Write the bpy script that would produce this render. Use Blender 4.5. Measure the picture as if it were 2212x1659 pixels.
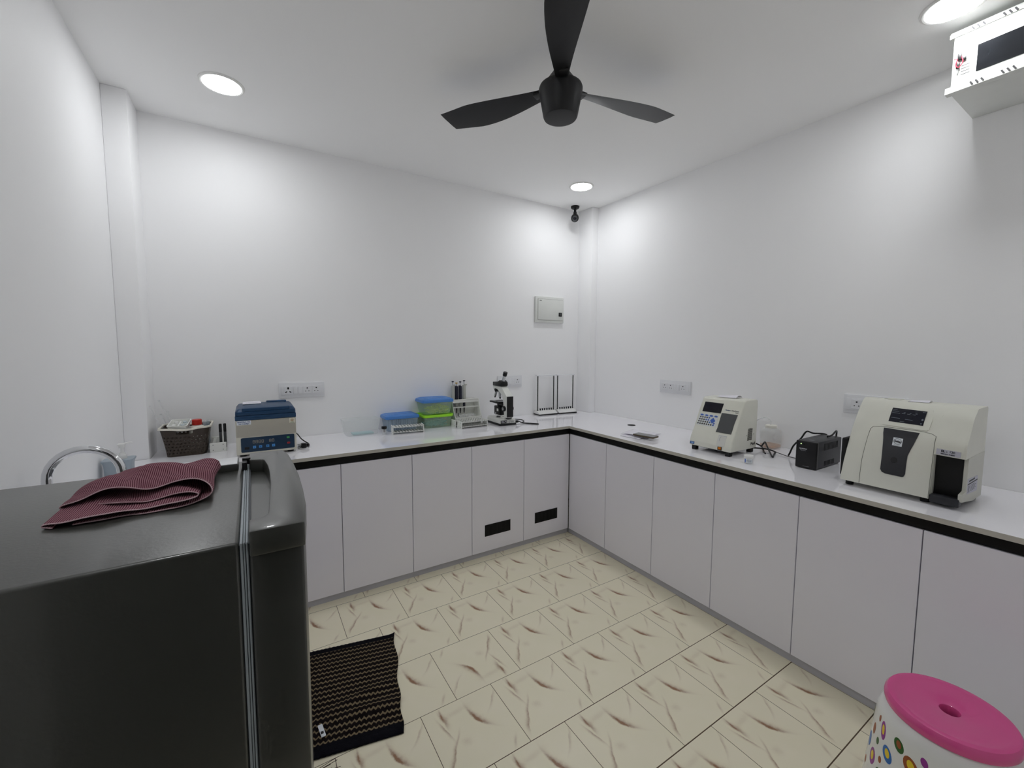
import bpy, bmesh, math, random
from mathutils import Vector, Matrix, Euler, Quaternion

for o in list(bpy.data.objects):
    bpy.data.objects.remove(o, do_unlink=True)
SC = bpy.context.scene
COL = SC.collection
random.seed(7)
PI = math.pi

# ------------------------------------------------------------------ camera
PXW, PXH, FPX = 2212, 1659, 907.62
yaw, pit, rol = 0.5613208, 0.0783049, 0.0048513
fw = Vector((math.sin(yaw) * math.cos(pit), math.cos(yaw) * math.cos(pit), -math.sin(pit)))
rt0 = Vector((math.cos(yaw), -math.sin(yaw), 0))
up0 = rt0.cross(fw)
rt = rt0 * math.cos(rol) + up0 * math.sin(rol)
up = up0 * math.cos(rol) - rt0 * math.sin(rol)
cam_d = bpy.data.cameras.new('camera')
cam = bpy.data.objects.new('camera', cam_d)
COL.objects.link(cam)
cam.matrix_world = Matrix(((rt.x, up.x, -fw.x, -2.02644), (rt.y, up.y, -fw.y, -2.44506),
                           (rt.z, up.z, -fw.z, 1.43713), (0, 0, 0, 1)))
cam_d.sensor_fit = 'HORIZONTAL'
cam_d.sensor_width = 36.0
cam_d.lens = FPX / PXW * 36.0
cam_d.shift_x = -6.479 / PXW
cam_d.shift_y = -6.374 / PXW
cam_d.clip_start = 0.02
SC.camera = cam

# ------------------------------------------------------------------ world, exposure
SC.view_settings.view_transform = 'Standard'
SC.view_settings.look = 'None'
SC.view_settings.gamma = 1.0
SC.view_settings.use_curve_mapping = False
SC.view_settings.exposure = 0.0
W = bpy.data.worlds.new('world')
SC.world = W
W.use_nodes = True
W.node_tree.nodes['Background'].inputs[0].default_value = (0.75, 0.8, 0.85, 1)
W.node_tree.nodes['Background'].inputs[1].default_value = 0.0   # closed room: only its own lamps light it
SC.cycles.max_bounces = 14
SC.cycles.diffuse_bounces = 8
SC.cycles.transmission_bounces = 8
SC.cycles.transparent_max_bounces = 16
SC.cycles.adaptive_threshold = 0.05
SC.cycles.adaptive_min_samples = 16
LAMP = 59.0          # radiance of the four ceiling downlights

# ------------------------------------------------------------------ room dimensions
XL, XR, YB, YF, ZC = -2.588, 0.66, 0.61, -2.75, 2.688
ZB = 0.85


# ------------------------------------------------------------------ materials
def srgb(r, g, b):
    f = lambda c: (c / 255 / 12.92) if c / 255 <= 0.04045 else ((c / 255 + 0.055) / 1.055) ** 2.4
    return (f(r), f(g), f(b))


def mat(name, col, rough=0.5, metal=0.0, spec=0.5, trans=0.0, ior=1.45, alpha=1.0, coat=0.0,
        emit=None, estr=0.0, var=0.04, vscale=14.0, bump=0.0, bscale=200.0, sss=0.0):
    m = bpy.data.materials.new(name)
    m.use_nodes = True
    nt = m.node_tree
    p = nt.nodes['Principled BSDF']
    p.inputs['Base Color'].default_value = (*col, 1)
    p.inputs['Roughness'].default_value = rough
    p.inputs['Metallic'].default_value = metal
    p.inputs['Specular IOR Level'].default_value = spec
    p.inputs['Transmission Weight'].default_value = trans
    p.inputs['IOR'].default_value = ior
    p.inputs['Alpha'].default_value = alpha
    p.inputs['Coat Weight'].default_value = coat
    if emit:
        p.inputs['Emission Color'].default_value = (*emit, 1)
        p.inputs['Emission Strength'].default_value = estr
    tc = nt.nodes.new('ShaderNodeTexCoord')
    if var > 0:
        n = nt.nodes.new('ShaderNodeTexNoise')
        n.inputs['Scale'].default_value = vscale
        n.inputs['Detail'].default_value = 3
        nt.links.new(tc.outputs['Object'], n.inputs['Vector'])
        mx = nt.nodes.new('ShaderNodeMix')
        mx.data_type = 'RGBA'
        mx.inputs[6].default_value = (*[c * (1 - var) for c in col], 1)
        mx.inputs[7].default_value = (*[min(1, c * (1 + var)) for c in col], 1)
        nt.links.new(n.outputs['Fac'], mx.inputs[0])
        nt.links.new(mx.outputs[2], p.inputs['Base Color'])
    if bump > 0:
        n2 = nt.nodes.new('ShaderNodeTexNoise')
        n2.inputs['Scale'].default_value = bscale
        nt.links.new(tc.outputs['Object'], n2.inputs['Vector'])
        b = nt.nodes.new('ShaderNodeBump')
        b.inputs['Strength'].default_value = bump
        b.inputs['Distance'].default_value = 0.002
        nt.links.new(n2.outputs['Fac'], b.inputs['Height'])
        nt.links.new(b.outputs['Normal'], p.inputs['Normal'])
    return m


MT = dict(
    wall=mat('wall_paint', srgb(250, 250, 251), 0.55, spec=0.3, var=0.012, vscale=1.5, bump=0.05, bscale=60),
    ceil=mat('ceiling_paint', srgb(250, 250, 250), 0.7, spec=0.2, var=0.01, vscale=1.5),
    lam=mat('lilac_white_laminate', srgb(238, 237, 246), 0.25, spec=0.5, var=0.012, vscale=3),
    top=mat('polished_white_worktop', srgb(249, 248, 253), 0.07, spec=0.7, var=0.01, vscale=5, coat=0.3),
    topedge=mat('worktop_edge_grey', srgb(196, 193, 184), 0.55, var=0.06, vscale=30),
    black=mat('black_plastic', srgb(14, 14, 16), 0.4),
    blacks=mat('black_channel', srgb(9, 9, 10), 0.55, spec=0.3),
    soft=mat('black_rubber', srgb(18, 18, 19), 0.65),
    kick=mat('grey_plinth_laminate', srgb(186, 186, 194), 0.35, var=0.03),
    white=mat('white_plastic', srgb(236, 236, 234), 0.35),
    offw=mat('offwhite_plastic', srgb(226, 226, 216), 0.4),
    rackw=mat('white_acrylic_rack', srgb(240, 241, 236), 0.3),
    plate=mat('white_switch_plastic', srgb(232, 233, 236), 0.3, var=0.01),
    hole=mat('dark_hole', srgb(8, 8, 8), 0.8),
    dbm=mat('powder_coated_white', srgb(224, 226, 222), 0.4),
    fridge=mat('grey_fridge_paint', srgb(64, 65, 61), 0.34, metal=0.0, spec=0.9, coat=0.35, var=0.03, bump=0.12, bscale=160),
    fridged=mat('grey_fridge_door_paint', srgb(64, 65, 61), 0.34, metal=0.0, spec=0.9, coat=0.35, var=0.02),
    gasket=mat('pale_grey_gasket', srgb(176, 184, 190), 0.45),
    gasketd=mat('dark_grey_gasket', srgb(70, 74, 80), 0.5),
    chrome=mat('chrome', (0.75, 0.76, 0.78), 0.08, metal=1.0, var=0.0),
    steel=mat('brushed_steel', (0.55, 0.56, 0.57), 0.3, metal=1.0, var=0.05),
    navy=mat('navy_blue_plastic', srgb(24, 62, 98), 0.38),
    navyd=mat('dark_navy_panel', srgb(28, 52, 76), 0.3),
    cream=mat('cream_painted_metal', srgb(212, 210, 196), 0.45),
    creamd=mat('greige_painted_metal', srgb(176, 172, 160), 0.5),
    beige=mat('aged_ivory_plastic', srgb(220, 220, 209), 0.5, var=0.07, vscale=9),
    beiged=mat('ivory_side_panel', srgb(204, 204, 194), 0.5, var=0.04),
    omniw=mat('warm_white_casing', srgb(228, 228, 216), 0.32),
    omnis=mat('warm_grey_casing_side', srgb(214, 214, 208), 0.35),
    groove=mat('panel_gap', srgb(96, 96, 88), 0.7),
    screen=mat('dark_screen', srgb(10, 9, 26), 0.12),
    screen2=mat('dark_touch_screen', srgb(16, 18, 34), 0.12),
    glow=mat('dim_screen_text', srgb(110, 116, 124), 0.5),
    charcoal=mat('charcoal_panel', srgb(74, 76, 78), 0.4),
    dpanel=mat('near_black_panel', srgb(40, 41, 46), 0.4),
    kblue=mat('blue_key', srgb(66, 104, 190), 0.4),
    kgrey=mat('dark_key', srgb(62, 62, 58), 0.5),
    pad=mat('keypad_film', srgb(222, 226, 226), 0.4),
    bluelab=mat('blue_label', srgb(22, 78, 150), 0.4),
    paleb=mat('pale_blue_print', srgb(150, 190, 235), 0.5),
    orange=mat('orange_switch', srgb(214, 122, 24), 0.3),
    bluebtn=mat('light_blue_key', srgb(70, 140, 205), 0.4),
    greenbtn=mat('green_key', srgb(64, 150, 84), 0.4),
    redbtn=mat('red_key', srgb(160, 28, 32), 0.4),
    seg=mat('grey_segment_digits', srgb(150, 146, 134), 0.5),
    gold=mat('gold_seal', srgb(150, 112, 50), 0.5),
    greenp=mat('green_print', srgb(70, 130, 60), 0.5),
    inkb=mat('blue_ink', srgb(40, 70, 130), 0.5),
    ink=mat('black_ink', srgb(24, 24, 28), 0.5),
    inkg=mat('grey_ink', srgb(96, 98, 104), 0.5),
    silver=mat('silver_print', srgb(190, 190, 196), 0.4),
    stick=mat('sticker_paper', srgb(226, 232, 238), 0.5),
    stickl=mat('lilac_label_paper', srgb(188, 188, 200), 0.5),
    paper=mat('white_paper', srgb(236, 234, 242), 0.7),
    led=mat('green_lamp', srgb(200, 230, 170), 0.3, emit=srgb(200, 240, 160), estr=1.2),
    brown=mat('dark_brown_plastic', srgb(64, 54, 46), 0.5),
    creamrim=mat('cream_plastic_rim', srgb(232, 228, 214), 0.4),
    red=mat('red_plastic_cap', srgb(196, 40, 28), 0.35),
    hdpe=mat('milky_plastic', srgb(238, 236, 226), 0.4),
    dark=mat('dark_tube', srgb(34, 34, 36), 0.25),
    blueg=mat('bluegrey_plastic', srgb(160, 172, 182), 0.4),
    glass=mat('clear_glass', (0.97, 0.98, 0.98), 0.02, trans=1.0, ior=1.45, var=0),
    frost=mat('frosted_clear_plastic', srgb(236, 240, 240), 0.3, alpha=0.2, var=0),
    frostb=mat('frosted_blue_plastic', srgb(206, 226, 242), 0.3, alpha=0.22, var=0),
    frostg=mat('frosted_green_plastic', srgb(206, 232, 204), 0.3, alpha=0.2, var=0),
    tealg=mat('teal_clear_plastic', srgb(150, 216, 220), 0.3, alpha=0.45, var=0),
    lidb=mat('bright_blue_lid', srgb(76, 134, 208), 0.35),
    lime=mat('lime_green_rim', srgb(166, 240, 50), 0.35),
    tipy=mat('yellow_pipette_tip', srgb(226, 238, 96), 0.4),
    tipb=mat('teal_pipette_tip', srgb(70, 164, 186), 0.4),
    tube=mat('clear_sample_tube', srgb(214, 228, 238), 0.25, alpha=0.5, var=0),
    pipw=mat('grey_pipette_body', srgb(186, 187, 180), 0.4),
    pipn=mat('navy_pipette_body', srgb(22, 24, 44), 0.4),
    pipy=mat('mustard_plunger', srgb(208, 160, 50), 0.4),
    bag=mat('clear_film', srgb(232, 234, 236), 0.2, alpha=0.3, var=0),
    micw=mat('microscope_white', srgb(226, 227, 222), 0.35),
    phone=mat('phone_back_grey', srgb(112, 113, 114), 0.2, metal=0.2),
    phoneb=mat('phone_case_brown', srgb(86, 74, 56), 0.35),
    liquid=mat('orange_liquid', srgb(226, 160, 90), 0.2, alpha=0.55, var=0),
    pink=mat('magenta_plastic', srgb(222, 84, 150), 0.22, coat=0.3, var=0.015),
    stoolw=mat('glossy_white_plastic', srgb(236, 237, 235), 0.2, coat=0.3, var=0.01),
    dpur=mat('purple_dot', srgb(150, 50, 150), 0.3), dyel=mat('yellow_dot', srgb(240, 210, 50), 0.3),
    dgrn=mat('green_dot', srgb(40, 96, 34), 0.3), dblu=mat('blue_dot', srgb(40, 110, 190), 0.3),
    dbrn=mat('brown_dot', srgb(160, 84, 40), 0.3),
    fan=mat('matte_black_fan', srgb(22, 22, 24), 0.45),
    ring=mat('downlight_trim', srgb(238, 238, 236), 0.5),
    lamp=mat('downlight_diffuser', (1, 1, 1), 0.5, emit=(0.965, 0.985, 1.0), estr=LAMP, var=0),
    winglass=mat('inverter_window', srgb(30, 32, 36), 0.06, spec=0.7, var=0.3, vscale=22),
    slot=mat('dark_slot', srgb(70, 70, 72), 0.7),
    redw=mat('red_cord', srgb(220, 60, 80), 0.5),
    bristle=mat('brown_bristle', srgb(66, 52, 38), 0.7),
)


def ramp_mix(nt, fac, c0, c1):
    mx = nt.nodes.new('ShaderNodeMix')
    mx.data_type = 'RGBA'
    for i, c in ((6, c0), (7, c1)):
        if isinstance(c, tuple):
            mx.inputs[i].default_value = (*c, 1)
        else:
            nt.links.new(c, mx.inputs[i])
    nt.links.new(fac, mx.inputs[0])
    return mx.outputs[2]


class NM:
    """tiny expression helper for shader math"""
    def __init__(self, nt):
        self.nt = nt

    def op(self, op, a, b=None, c=None):
        n = self.nt.nodes.new('ShaderNodeMath')
        n.operation = op
        for i, v in enumerate((a, b, c)):
            if v is None:
                continue
            if isinstance(v, (int, float)):
                n.inputs[i].default_value = v
            else:
                self.nt.links.new(v, n.inputs[i])
        return n.outputs[0]

    def add(self, a, b): return self.op('ADD', a, b)
    def sub(self, a, b): return self.op('SUBTRACT', a, b)
    def mul(self, a, b): return self.op('MULTIPLY', a, b)


def floor_material():
    m = mat('marble_print_tiles', srgb(232, 224, 200), 0.32, spec=0.45, var=0)
    nt = m.node_tree
    p = nt.nodes['Principled BSDF']
    N = NM(nt)
    tc = nt.nodes.new('ShaderNodeTexCoord')
    sp = nt.nodes.new('ShaderNodeSeparateXYZ')
    nt.links.new(tc.outputs['Object'], sp.inputs[0])
    X, Y = sp.outputs[0], sp.outputs[1]
    A, B, X0, Y0 = 0.30994, 0.31044, 0.18631, -0.02504
    v = N.op('DIVIDE', N.sub(Y0, Y), B)
    row = N.op('FLOOR', v)
    fv = N.sub(1.0, N.op('FRACT', v))
    odd = N.op('MODULO', N.op('ABSOLUTE', row), 2.0)
    u = N.sub(N.op('DIVIDE', N.sub(X, X0), A), N.mul(odd, 0.5))
    colm = N.op('FLOOR', u)
    fu = N.op('FRACT', u)
    # one tile laid the other way round
    flip = N.mul(N.op('COMPARE', row, 2.0, 0.1), N.op('COMPARE', colm, -5.0, 0.1))
    tu = N.add(N.mul(fu, N.sub(1.0, flip)), N.mul(N.sub(1.0, fu), flip))
    tv = N.add(N.mul(fv, N.sub(1.0, flip)), N.mul(N.sub(1.0, fv), flip))
    cv = nt.nodes.new('ShaderNodeCombineXYZ')
    nt.links.new(tu, cv.inputs[0]); nt.links.new(tv, cv.inputs[1])
    nz = nt.nodes.new('ShaderNodeTexNoise')
    nz.inputs['Scale'].default_value = 9.0
    nz.inputs['Detail'].default_value = 5.0
    nt.links.new(cv.outputs[0], nz.inputs['Vector'])
    nd = N.sub(nz.outputs['Fac'], 0.5)
    nf = nt.nodes.new('ShaderNodeTexNoise')
    nf.inputs['Scale'].default_value = 38.0
    nf.inputs['Detail'].default_value = 4.0
    nt.links.new(cv.outputs[0], nf.inputs['Vector'])

    def stroke(cu, cvv, ang, L, Wd, k=0.0, side=0.0):
        a = math.radians(ang)
        du, dv = N.sub(tu, cu), N.sub(tv, cvv)
        pp = N.add(N.mul(du, math.cos(a)), N.mul(dv, math.sin(a)))
        q = N.add(N.mul(du, -math.sin(a)), N.mul(dv, math.cos(a)))
        q = N.sub(q, N.mul(N.mul(pp, pp), k))
        q = N.add(q, N.mul(nd, Wd * 1.6))
        if side:  # feathered on one side, crisp on the other
            pos = N.op('GREATER_THAN', N.mul(q, side), 0.0)
            q = N.mul(q, N.add(1.0, N.mul(pos, 2.2)))
        e = N.add(N.op('POWER', N.op('ABSOLUTE', N.op('DIVIDE', pp, L)), 2.0),
                  N.op('POWER', N.op('ABSOLUTE', N.op('DIVIDE', q, Wd)), 2.0))
        return N.op('EXPONENT', N.mul(e, -1.0))
    S = [(stroke(.225, .80, 97, .10, .035, .6, 1), .75), (stroke(.20, .66, 103, .13, .018, 0, -1), .55),
         (stroke(.225, .90, 88, .07, .012), .5),
         (stroke(.59, .62, -66, .14, .045, 1.1, -1), .85), (stroke(.60, .62, -66, .20, .018, .8), .4),
         (stroke(.19, .35, 62, .10, .024, -.8, -1), .6), (stroke(.11, .21, 62, .09, .03, -.5, -1), .6),
         (stroke(.28, .48, 58, .10, .012), .3),
         (stroke(.90, .78, 52, .14, .022, .4, 1), .3), (stroke(.85, .10, 58, .07, .016), .3),
         (stroke(.36, .40, 20, .05, .05), .14), (stroke(.40, .84, 5, .16, .035), .12)]
    tot = None
    for g, w in S:
        g = N.mul(g, w)
        tot = g if tot is None else N.add(tot, g)
    tot = N.mul(tot, N.add(0.55, N.mul(nf.outputs['Fac'], 0.9)))
    tot = N.op('MINIMUM', tot, 0.95)
    # base tone clouds
    cl = nt.nodes.new('ShaderNodeTexNoise')
    cl.inputs['Scale'].default_value = 2.4
    nt.links.new(cv.outputs[0], cl.inputs['Vector'])
    base = ramp_mix(nt, cl.outputs['Fac'], srgb(243, 237, 208), srgb(249, 241, 218))
    c = ramp_mix(nt, tot, base, srgb(150, 108, 78))
    eu = N.mul(N.op('MINIMUM', fu, N.sub(1.0, fu)), A)
    ev = N.mul(N.op('MINIMUM', fv, N.sub(1.0, fv)), B)
    big = N.op('GREATER_THAN', row, 3.5)
    gv = N.op('LESS_THAN', ev, N.add(0.0011, N.mul(big, 0.0009)))
    gu = N.op('LESS_THAN', eu, 0.0011)
    g = N.op('MAXIMUM', gu, gv)
    c = ramp_mix(nt, g, c, srgb(92, 76, 58))
    nt.links.new(c, p.inputs['Base Color'])
    nt.links.new(N.add(0.3, N.mul(g, 0.5)), p.inputs['Roughness'])
    return m


def rug_material():
    m = mat('striped_chenille', srgb(30, 24, 22), 0.95, spec=0.1, var=0)
    nt = m.node_tree
    p = nt.nodes['Principled BSDF']
    N = NM(nt)
    uv = nt.nodes.new('ShaderNodeUVMap')
    sp = nt.nodes.new('ShaderNodeSeparateXYZ')
    nt.links.new(uv.outputs[0], sp.inputs[0])
    u, v = sp.outputs[0], sp.outputs[1]
    tri = N.op('PINGPONG', N.mul(u, 44.0), 1.0)
    nz = nt.nodes.new('ShaderNodeTexNoise')
    nz.inputs['Scale'].default_value = 90.0
    nt.links.new(uv.outputs[0], nz.inputs['Vector'])
    t = N.add(N.mul(v, 21.0), N.mul(tri, 0.32))
    t = N.add(t, N.mul(N.sub(nz.outputs['Fac'], 0.5), 0.35))
    st = N.op('LESS_THAN', N.op('FRACT', t), 0.36)
    band = N.mul(N.op('GREATER_THAN', v, 0.085), N.op('LESS_THAN', v, 0.95))
    st = N.mul(st, band)
    c = ramp_mix(nt, st, srgb(26, 21, 22), srgb(126, 112, 88))
    endc = ramp_mix(nt, band, srgb(20, 20, 26), c)
    nt.links.new(endc, p.inputs['Base Color'])
    b = nt.nodes.new('ShaderNodeBump')
    b.inputs['Strength'].default_value = 0.6
    b.inputs['Distance'].default_value = 0.006
    nt.links.new(N.add(nz.outputs['Fac'], st), b.inputs['Height'])
    nt.links.new(b.outputs['Normal'], p.inputs['Normal'])
    return m


def towel_material():
    m = mat('maroon_ribbed_cotton', srgb(120, 60, 74), 0.9, spec=0.1, var=0)
    nt = m.node_tree
    p = nt.nodes['Principled BSDF']
    N = NM(nt)
    uv = nt.nodes.new('ShaderNodeUVMap')
    sp = nt.nodes.new('ShaderNodeSeparateXYZ')
    nt.links.new(uv.outputs[0], sp.inputs[0])
    u, v = sp.outputs[0], sp.outputs[1]       # metres along / across the cloth
    nz = nt.nodes.new('ShaderNodeTexNoise')
    nz.inputs['Scale'].default_value = 60.0
    nt.links.new(uv.outputs[0], nz.inputs['Vector'])
    w = N.mul(N.sub(nz.outputs['Fac'], 0.5), 0.25)
    a = N.op('FRACT', N.add(N.mul(u, 290.0), w))
    b_ = N.op('FRACT', N.add(N.mul(v, 360.0), w))
    rib = N.op('LESS_THAN', a, 0.42)
    pick = N.op('LESS_THAN', b_, 0.55)
    c = ramp_mix(nt, rib, srgb(146, 92, 106), srgb(96, 50, 62))
    c = ramp_mix(nt, N.mul(N.sub(1.0, rib), pick), c, srgb(190, 146, 156))
    hem = N.op('MAXIMUM', N.op('LESS_THAN', v, 0.0035), N.op('GREATER_THAN', v, 0.2465))
    c = ramp_mix(nt, hem, c, srgb(206, 176, 182))
    nt.links.new(c, p.inputs['Base Color'])
    bp = nt.nodes.new('ShaderNodeBump')
    bp.inputs['Strength'].default_value = 0.8
    bp.inputs['Distance'].default_value = 0.002
    nt.links.new(N.add(N.op('PINGPONG', a, 0.5), N.op('PINGPONG', b_, 0.5)), bp.inputs['Height'])
    nt.links.new(bp.outputs['Normal'], p.inputs['Normal'])
    return m


MT['floor'] = floor_material()
MT['rug'] = rug_material()
MT['towel'] = towel_material()


# ------------------------------------------------------------------ mesh builder
def catmull(pts, n=8):
    P = [Vector(p) for p in pts]
    if len(P) < 3:
        return P
    out = []
    for i in range(len(P) - 1):
        p0 = P[i - 1] if i > 0 else P[0] * 2 - P[1]
        p1, p2 = P[i], P[i + 1]
        p3 = P[i + 2] if i + 2 < len(P) else P[-1] * 2 - P[-2]
        for k in range(n):
            t = k / n
            out.append(0.5 * ((2 * p1) + (p2 - p0) * t + (2 * p0 - 5 * p1 + 4 * p2 - p3) * t * t
                              + (3 * p1 - p0 - 3 * p2 + p3) * t ** 3))
    out.append(P[-1])
    return out


def rrect(w, d, r, seg=5, cx=0, cy=0):
    """rounded rectangle outline, counter clockwise"""
    out = []
    for sx, sy, a0 in ((1, 1, 0), (-1, 1, 90), (-1, -1, 180), (1, -1, 270)):
        for k in range(seg + 1):
            a = math.radians(a0 + 90 * k / seg)
            out.append((cx + sx * (w / 2 - r) + r * math.cos(a), cy + sy * (d / 2 - r) + r * math.sin(a)))
    return out


class M:
    def __init__(self):
        self.bm = bmesh.new()

    def _merge(self, t, mi=0, mx=None):
        if mx is not None:
            bmesh.ops.transform(t, matrix=mx, verts=t.verts)
        for f in t.faces:
            f.material_index = mi
        me = bpy.data.meshes.new('tmp')
        t.to_mesh(me)
        t.free()
        self.bm.from_mesh(me)
        bpy.data.meshes.remove(me)
        return self

    def box(self, a, b, bev=0.0, seg=2, mi=0, mx=None):
        t = bmesh.new()
        lo = [min(a[i], b[i]) for i in range(3)]
        hi = [max(a[i], b[i]) for i in range(3)]
        r = bmesh.ops.create_cube(t, size=1.0)
        bmesh.ops.scale(t, vec=[hi[i] - lo[i] for i in range(3)], verts=t.verts)
        bmesh.ops.translate(t, vec=[(hi[i] + lo[i]) / 2 for i in range(3)], verts=t.verts)
        if bev > 0:
            bmesh.ops.bevel(t, geom=list(t.edges), offset=bev, segments=seg, profile=0.5, affect='EDGES')
        return self._merge(t, mi, mx)

    def prism(self, poly, axis, a0, a1, bev=0.0, seg=2, mi=0, mx=None):
        t = bmesh.new()
        def pt(p, a):
            return {'x': (a, p[0], p[1]), 'y': (p[0], a, p[1]), 'z': (p[0], p[1], a)}[axis]
        v0 = [t.verts.new(pt(p, a0)) for p in poly]
        v1 = [t.verts.new(pt(p, a1)) for p in poly]
        n = len(poly)
        t.faces.new(v0)
        t.faces.new(v1)
        for i in range(n):
            t.faces.new((v0[i], v0[(i + 1) % n], v1[(i + 1) % n], v1[i]))
        bmesh.ops.recalc_face_normals(t, faces=t.faces)
        if bev > 0:
            bmesh.ops.bevel(t, geom=[e for e in t.edges], offset=bev, segments=seg, profile=0.5,
                            affect='EDGES', clamp_overlap=True)
        return self._merge(t, mi, mx)

    def loft(self, sections, closed=True, caps=True, mi=0, mx=None, skip=None):
        """sections: lists of points; each section a ring"""
        t = bmesh.new()
        rings = [[t.verts.new(p) for p in s] for s in sections]
        n = len(rings[0])
        for i in range(len(rings) - 1):
            for j in range(n if closed else n - 1):
                if skip and skip(i, j):
                    continue
                k = (j + 1) % n
                t.faces.new((rings[i][j], rings[i][k], rings[i + 1][k], rings[i + 1][j]))
        if caps:
            t.faces.new(rings[0])
            t.faces.new(rings[-1])
        bmesh.ops.recalc_face_normals(t, faces=t.faces)
        return self._merge(t, mi, mx)

    def cyl(self, p0, p1, r0, r1=None, seg=24, bev=0.0, mi=0):
        r1 = r0 if r1 is None else r1
        p0, p1 = Vector(p0), Vector(p1)
        d = p1 - p0
        t = bmesh.new()
        bmesh.ops.create_cone(t, cap_ends=True, segments=seg, radius1=r0, radius2=r1, depth=d.length)
        if bev > 0:
            es = [e for e in t.edges if abs(e.verts[0].co.z - e.verts[1].co.z) < 1e-6]
            bmesh.ops.bevel(t, geom=es, offset=bev, segments=2, profile=0.5, affect='EDGES')
        q = d.normalized().to_track_quat('Z', 'Y')
        return self._merge(t, mi, Matrix.Translation((p0 + p1) / 2) @ q.to_matrix().to_4x4())

    def lathe(self, prof, c=(0, 0, 0), seg=40, mi=0, mx=None):
        """profile of (radius, z); radius 0 closes the end"""
        t = bmesh.new()
        rings = []
        for r, z in prof:
            if r < 1e-6:
                rings.append([t.verts.new((0, 0, z))])
            else:
                rings.append([t.verts.new((r * math.cos(2 * PI * k / seg), r * math.sin(2 * PI * k / seg), z))
                              for k in range(seg)])
        for a, b in zip(rings, rings[1:]):
            for k in range(seg):
                k2 = (k + 1) % seg
                if len(a) == 1 and len(b) == 1:
                    continue
                if len(a) == 1:
                    t.faces.new((a[0], b[k], b[k2]))
                elif len(b) == 1:
                    t.faces.new((a[k], a[k2], b[0]))
                else:
                    t.faces.new((a[k], a[k2], b[k2], b[k]))
        bmesh.ops.recalc_face_normals(t, faces=t.faces)
        m = Matrix.Translation(c)
        return self._merge(t, mi, m if mx is None else m @ mx)

    def tube(self, pts, r, seg=8, n=6, mi=0, raw=False, r1=None):
        P = [Vector(p) for p in pts] if raw else catmull(pts, n)
        rings = []
        tan0 = (P[1] - P[0]).normalized()
        nrm = tan0.orthogonal().normalized()
        for i, p in enumerate(P):
            tg = ((P[min(i + 1, len(P) - 1)] - P[max(i - 1, 0)])).normalized()
            nrm = (nrm - tg * nrm.dot(tg)).normalized()
            bi = tg.cross(nrm)
            rr = r if r1 is None else r + (r1 - r) * i / (len(P) - 1)
            rings.append([p + (nrm * math.cos(2 * PI * k / seg) + bi * math.sin(2 * PI * k / seg)) * rr
                          for k in range(seg)])
        return self.loft(rings, mi=mi)

    def sphere(self, c, r, sc=(1, 1, 1), seg=20, mi=0):
        t = bmesh.new()
        bmesh.ops.create_uvsphere(t, u_segments=seg, v_segments=seg // 2, radius=r)
        bmesh.ops.scale(t, vec=sc, verts=t.verts)
        return self._merge(t, mi, Matrix.Translation(c))

    def patch(self, rows, fn, off, cols=6, mi=0, back=0.0012):
        """raised sheet over a curved surface: rows of (b, a0, a1); fn(a, b, off) gives the point"""
        t = bmesh.new()
        F, Bk = [], []
        for b, a0, a1 in rows:
            F.append([t.verts.new(fn(a0 + (a1 - a0) * k / cols, b, off)) for k in range(cols + 1)])
            Bk.append([t.verts.new(fn(a0 + (a1 - a0) * k / cols, b, -back)) for k in range(cols + 1)])
        nr = len(rows)
        for i in range(nr - 1):
            for k in range(cols):
                t.faces.new((F[i][k], F[i][k + 1], F[i + 1][k + 1], F[i + 1][k]))
            t.faces.new((F[i][0], F[i + 1][0], Bk[i + 1][0], Bk[i][0]))
            t.faces.new((F[i][cols], F[i + 1][cols], Bk[i + 1][cols], Bk[i][cols]))
        for k in range(cols):
            t.faces.new((F[0][k], F[0][k + 1], Bk[0][k + 1], Bk[0][k]))
            t.faces.new((F[-1][k], F[-1][k + 1], Bk[-1][k + 1], Bk[-1][k]))
        bmesh.ops.recalc_face_normals(t, faces=t.faces)
        return self._merge(t, mi)

    def build(self, name, mats, parent=None, world=True, ang=0.6, shift=None):
        me = bpy.data.meshes.new(name)
        self.bm.to_mesh(me)
        self.bm.free()
        if shift is None and parent is not None and world:
            o_ = Vector((0, 0, 0))
            q = parent
            while q is not None:
                o_ += q.location
                q = q.parent
            shift = -o_
        if shift is not None:
            me.transform(Matrix.Translation(shift))
        for m in (mats if isinstance(mats, (list, tuple)) else [mats]):
            me.materials.append(MT[m] if isinstance(m, str) else m)
        for f in me.polygons:
            f.use_smooth = True
        me.set_sharp_from_angle(angle=ang)
        o = bpy.data.objects.new(name, me)
        COL.objects.link(o)
        if parent is not None:
            o.parent = parent
        return o


def tag(o, label, cat, group=None):
    o['label'] = label
    o['category'] = cat
    if group:
        o['group'] = group
    return o


def thing(name, loc, label, cat, group=None, rz=0.0):
    o = bpy.data.objects.new(name, None)
    o.empty_display_size = 0.05
    COL.objects.link(o)
    o.location = loc
    o.rotation_euler = (0, 0, rz)
    return tag(o, label, cat, group)


def solo(m, name, mats, loc, label, cat, group=None):
    """a thing that is one mesh, authored in world coordinates"""
    o = m.build(name, mats, shift=-Vector(loc))
    o.location = loc
    return tag(o, label, cat, group)


def struct(m, name, mats, parent=None, **k):
    o = m.build(name, mats, parent, **k)
    if parent is None:
        o['kind'] = 'structure'
    return o


def dup(src, loc, label, rz=None, group=None):
    r = src.copy()
    COL.objects.link(r)
    r.location = loc
    if rz is not None:
        r.rotation_euler = (0, 0, rz)
    r['label'] = label
    if group:
        r['group'] = group
    for ch in list(src.children):
        c = ch.copy()
        COL.objects.link(c)
        c.parent = r
        for g in ch.children:
            d = g.copy()
            COL.objects.link(d)
            d.parent = c
    return r


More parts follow.
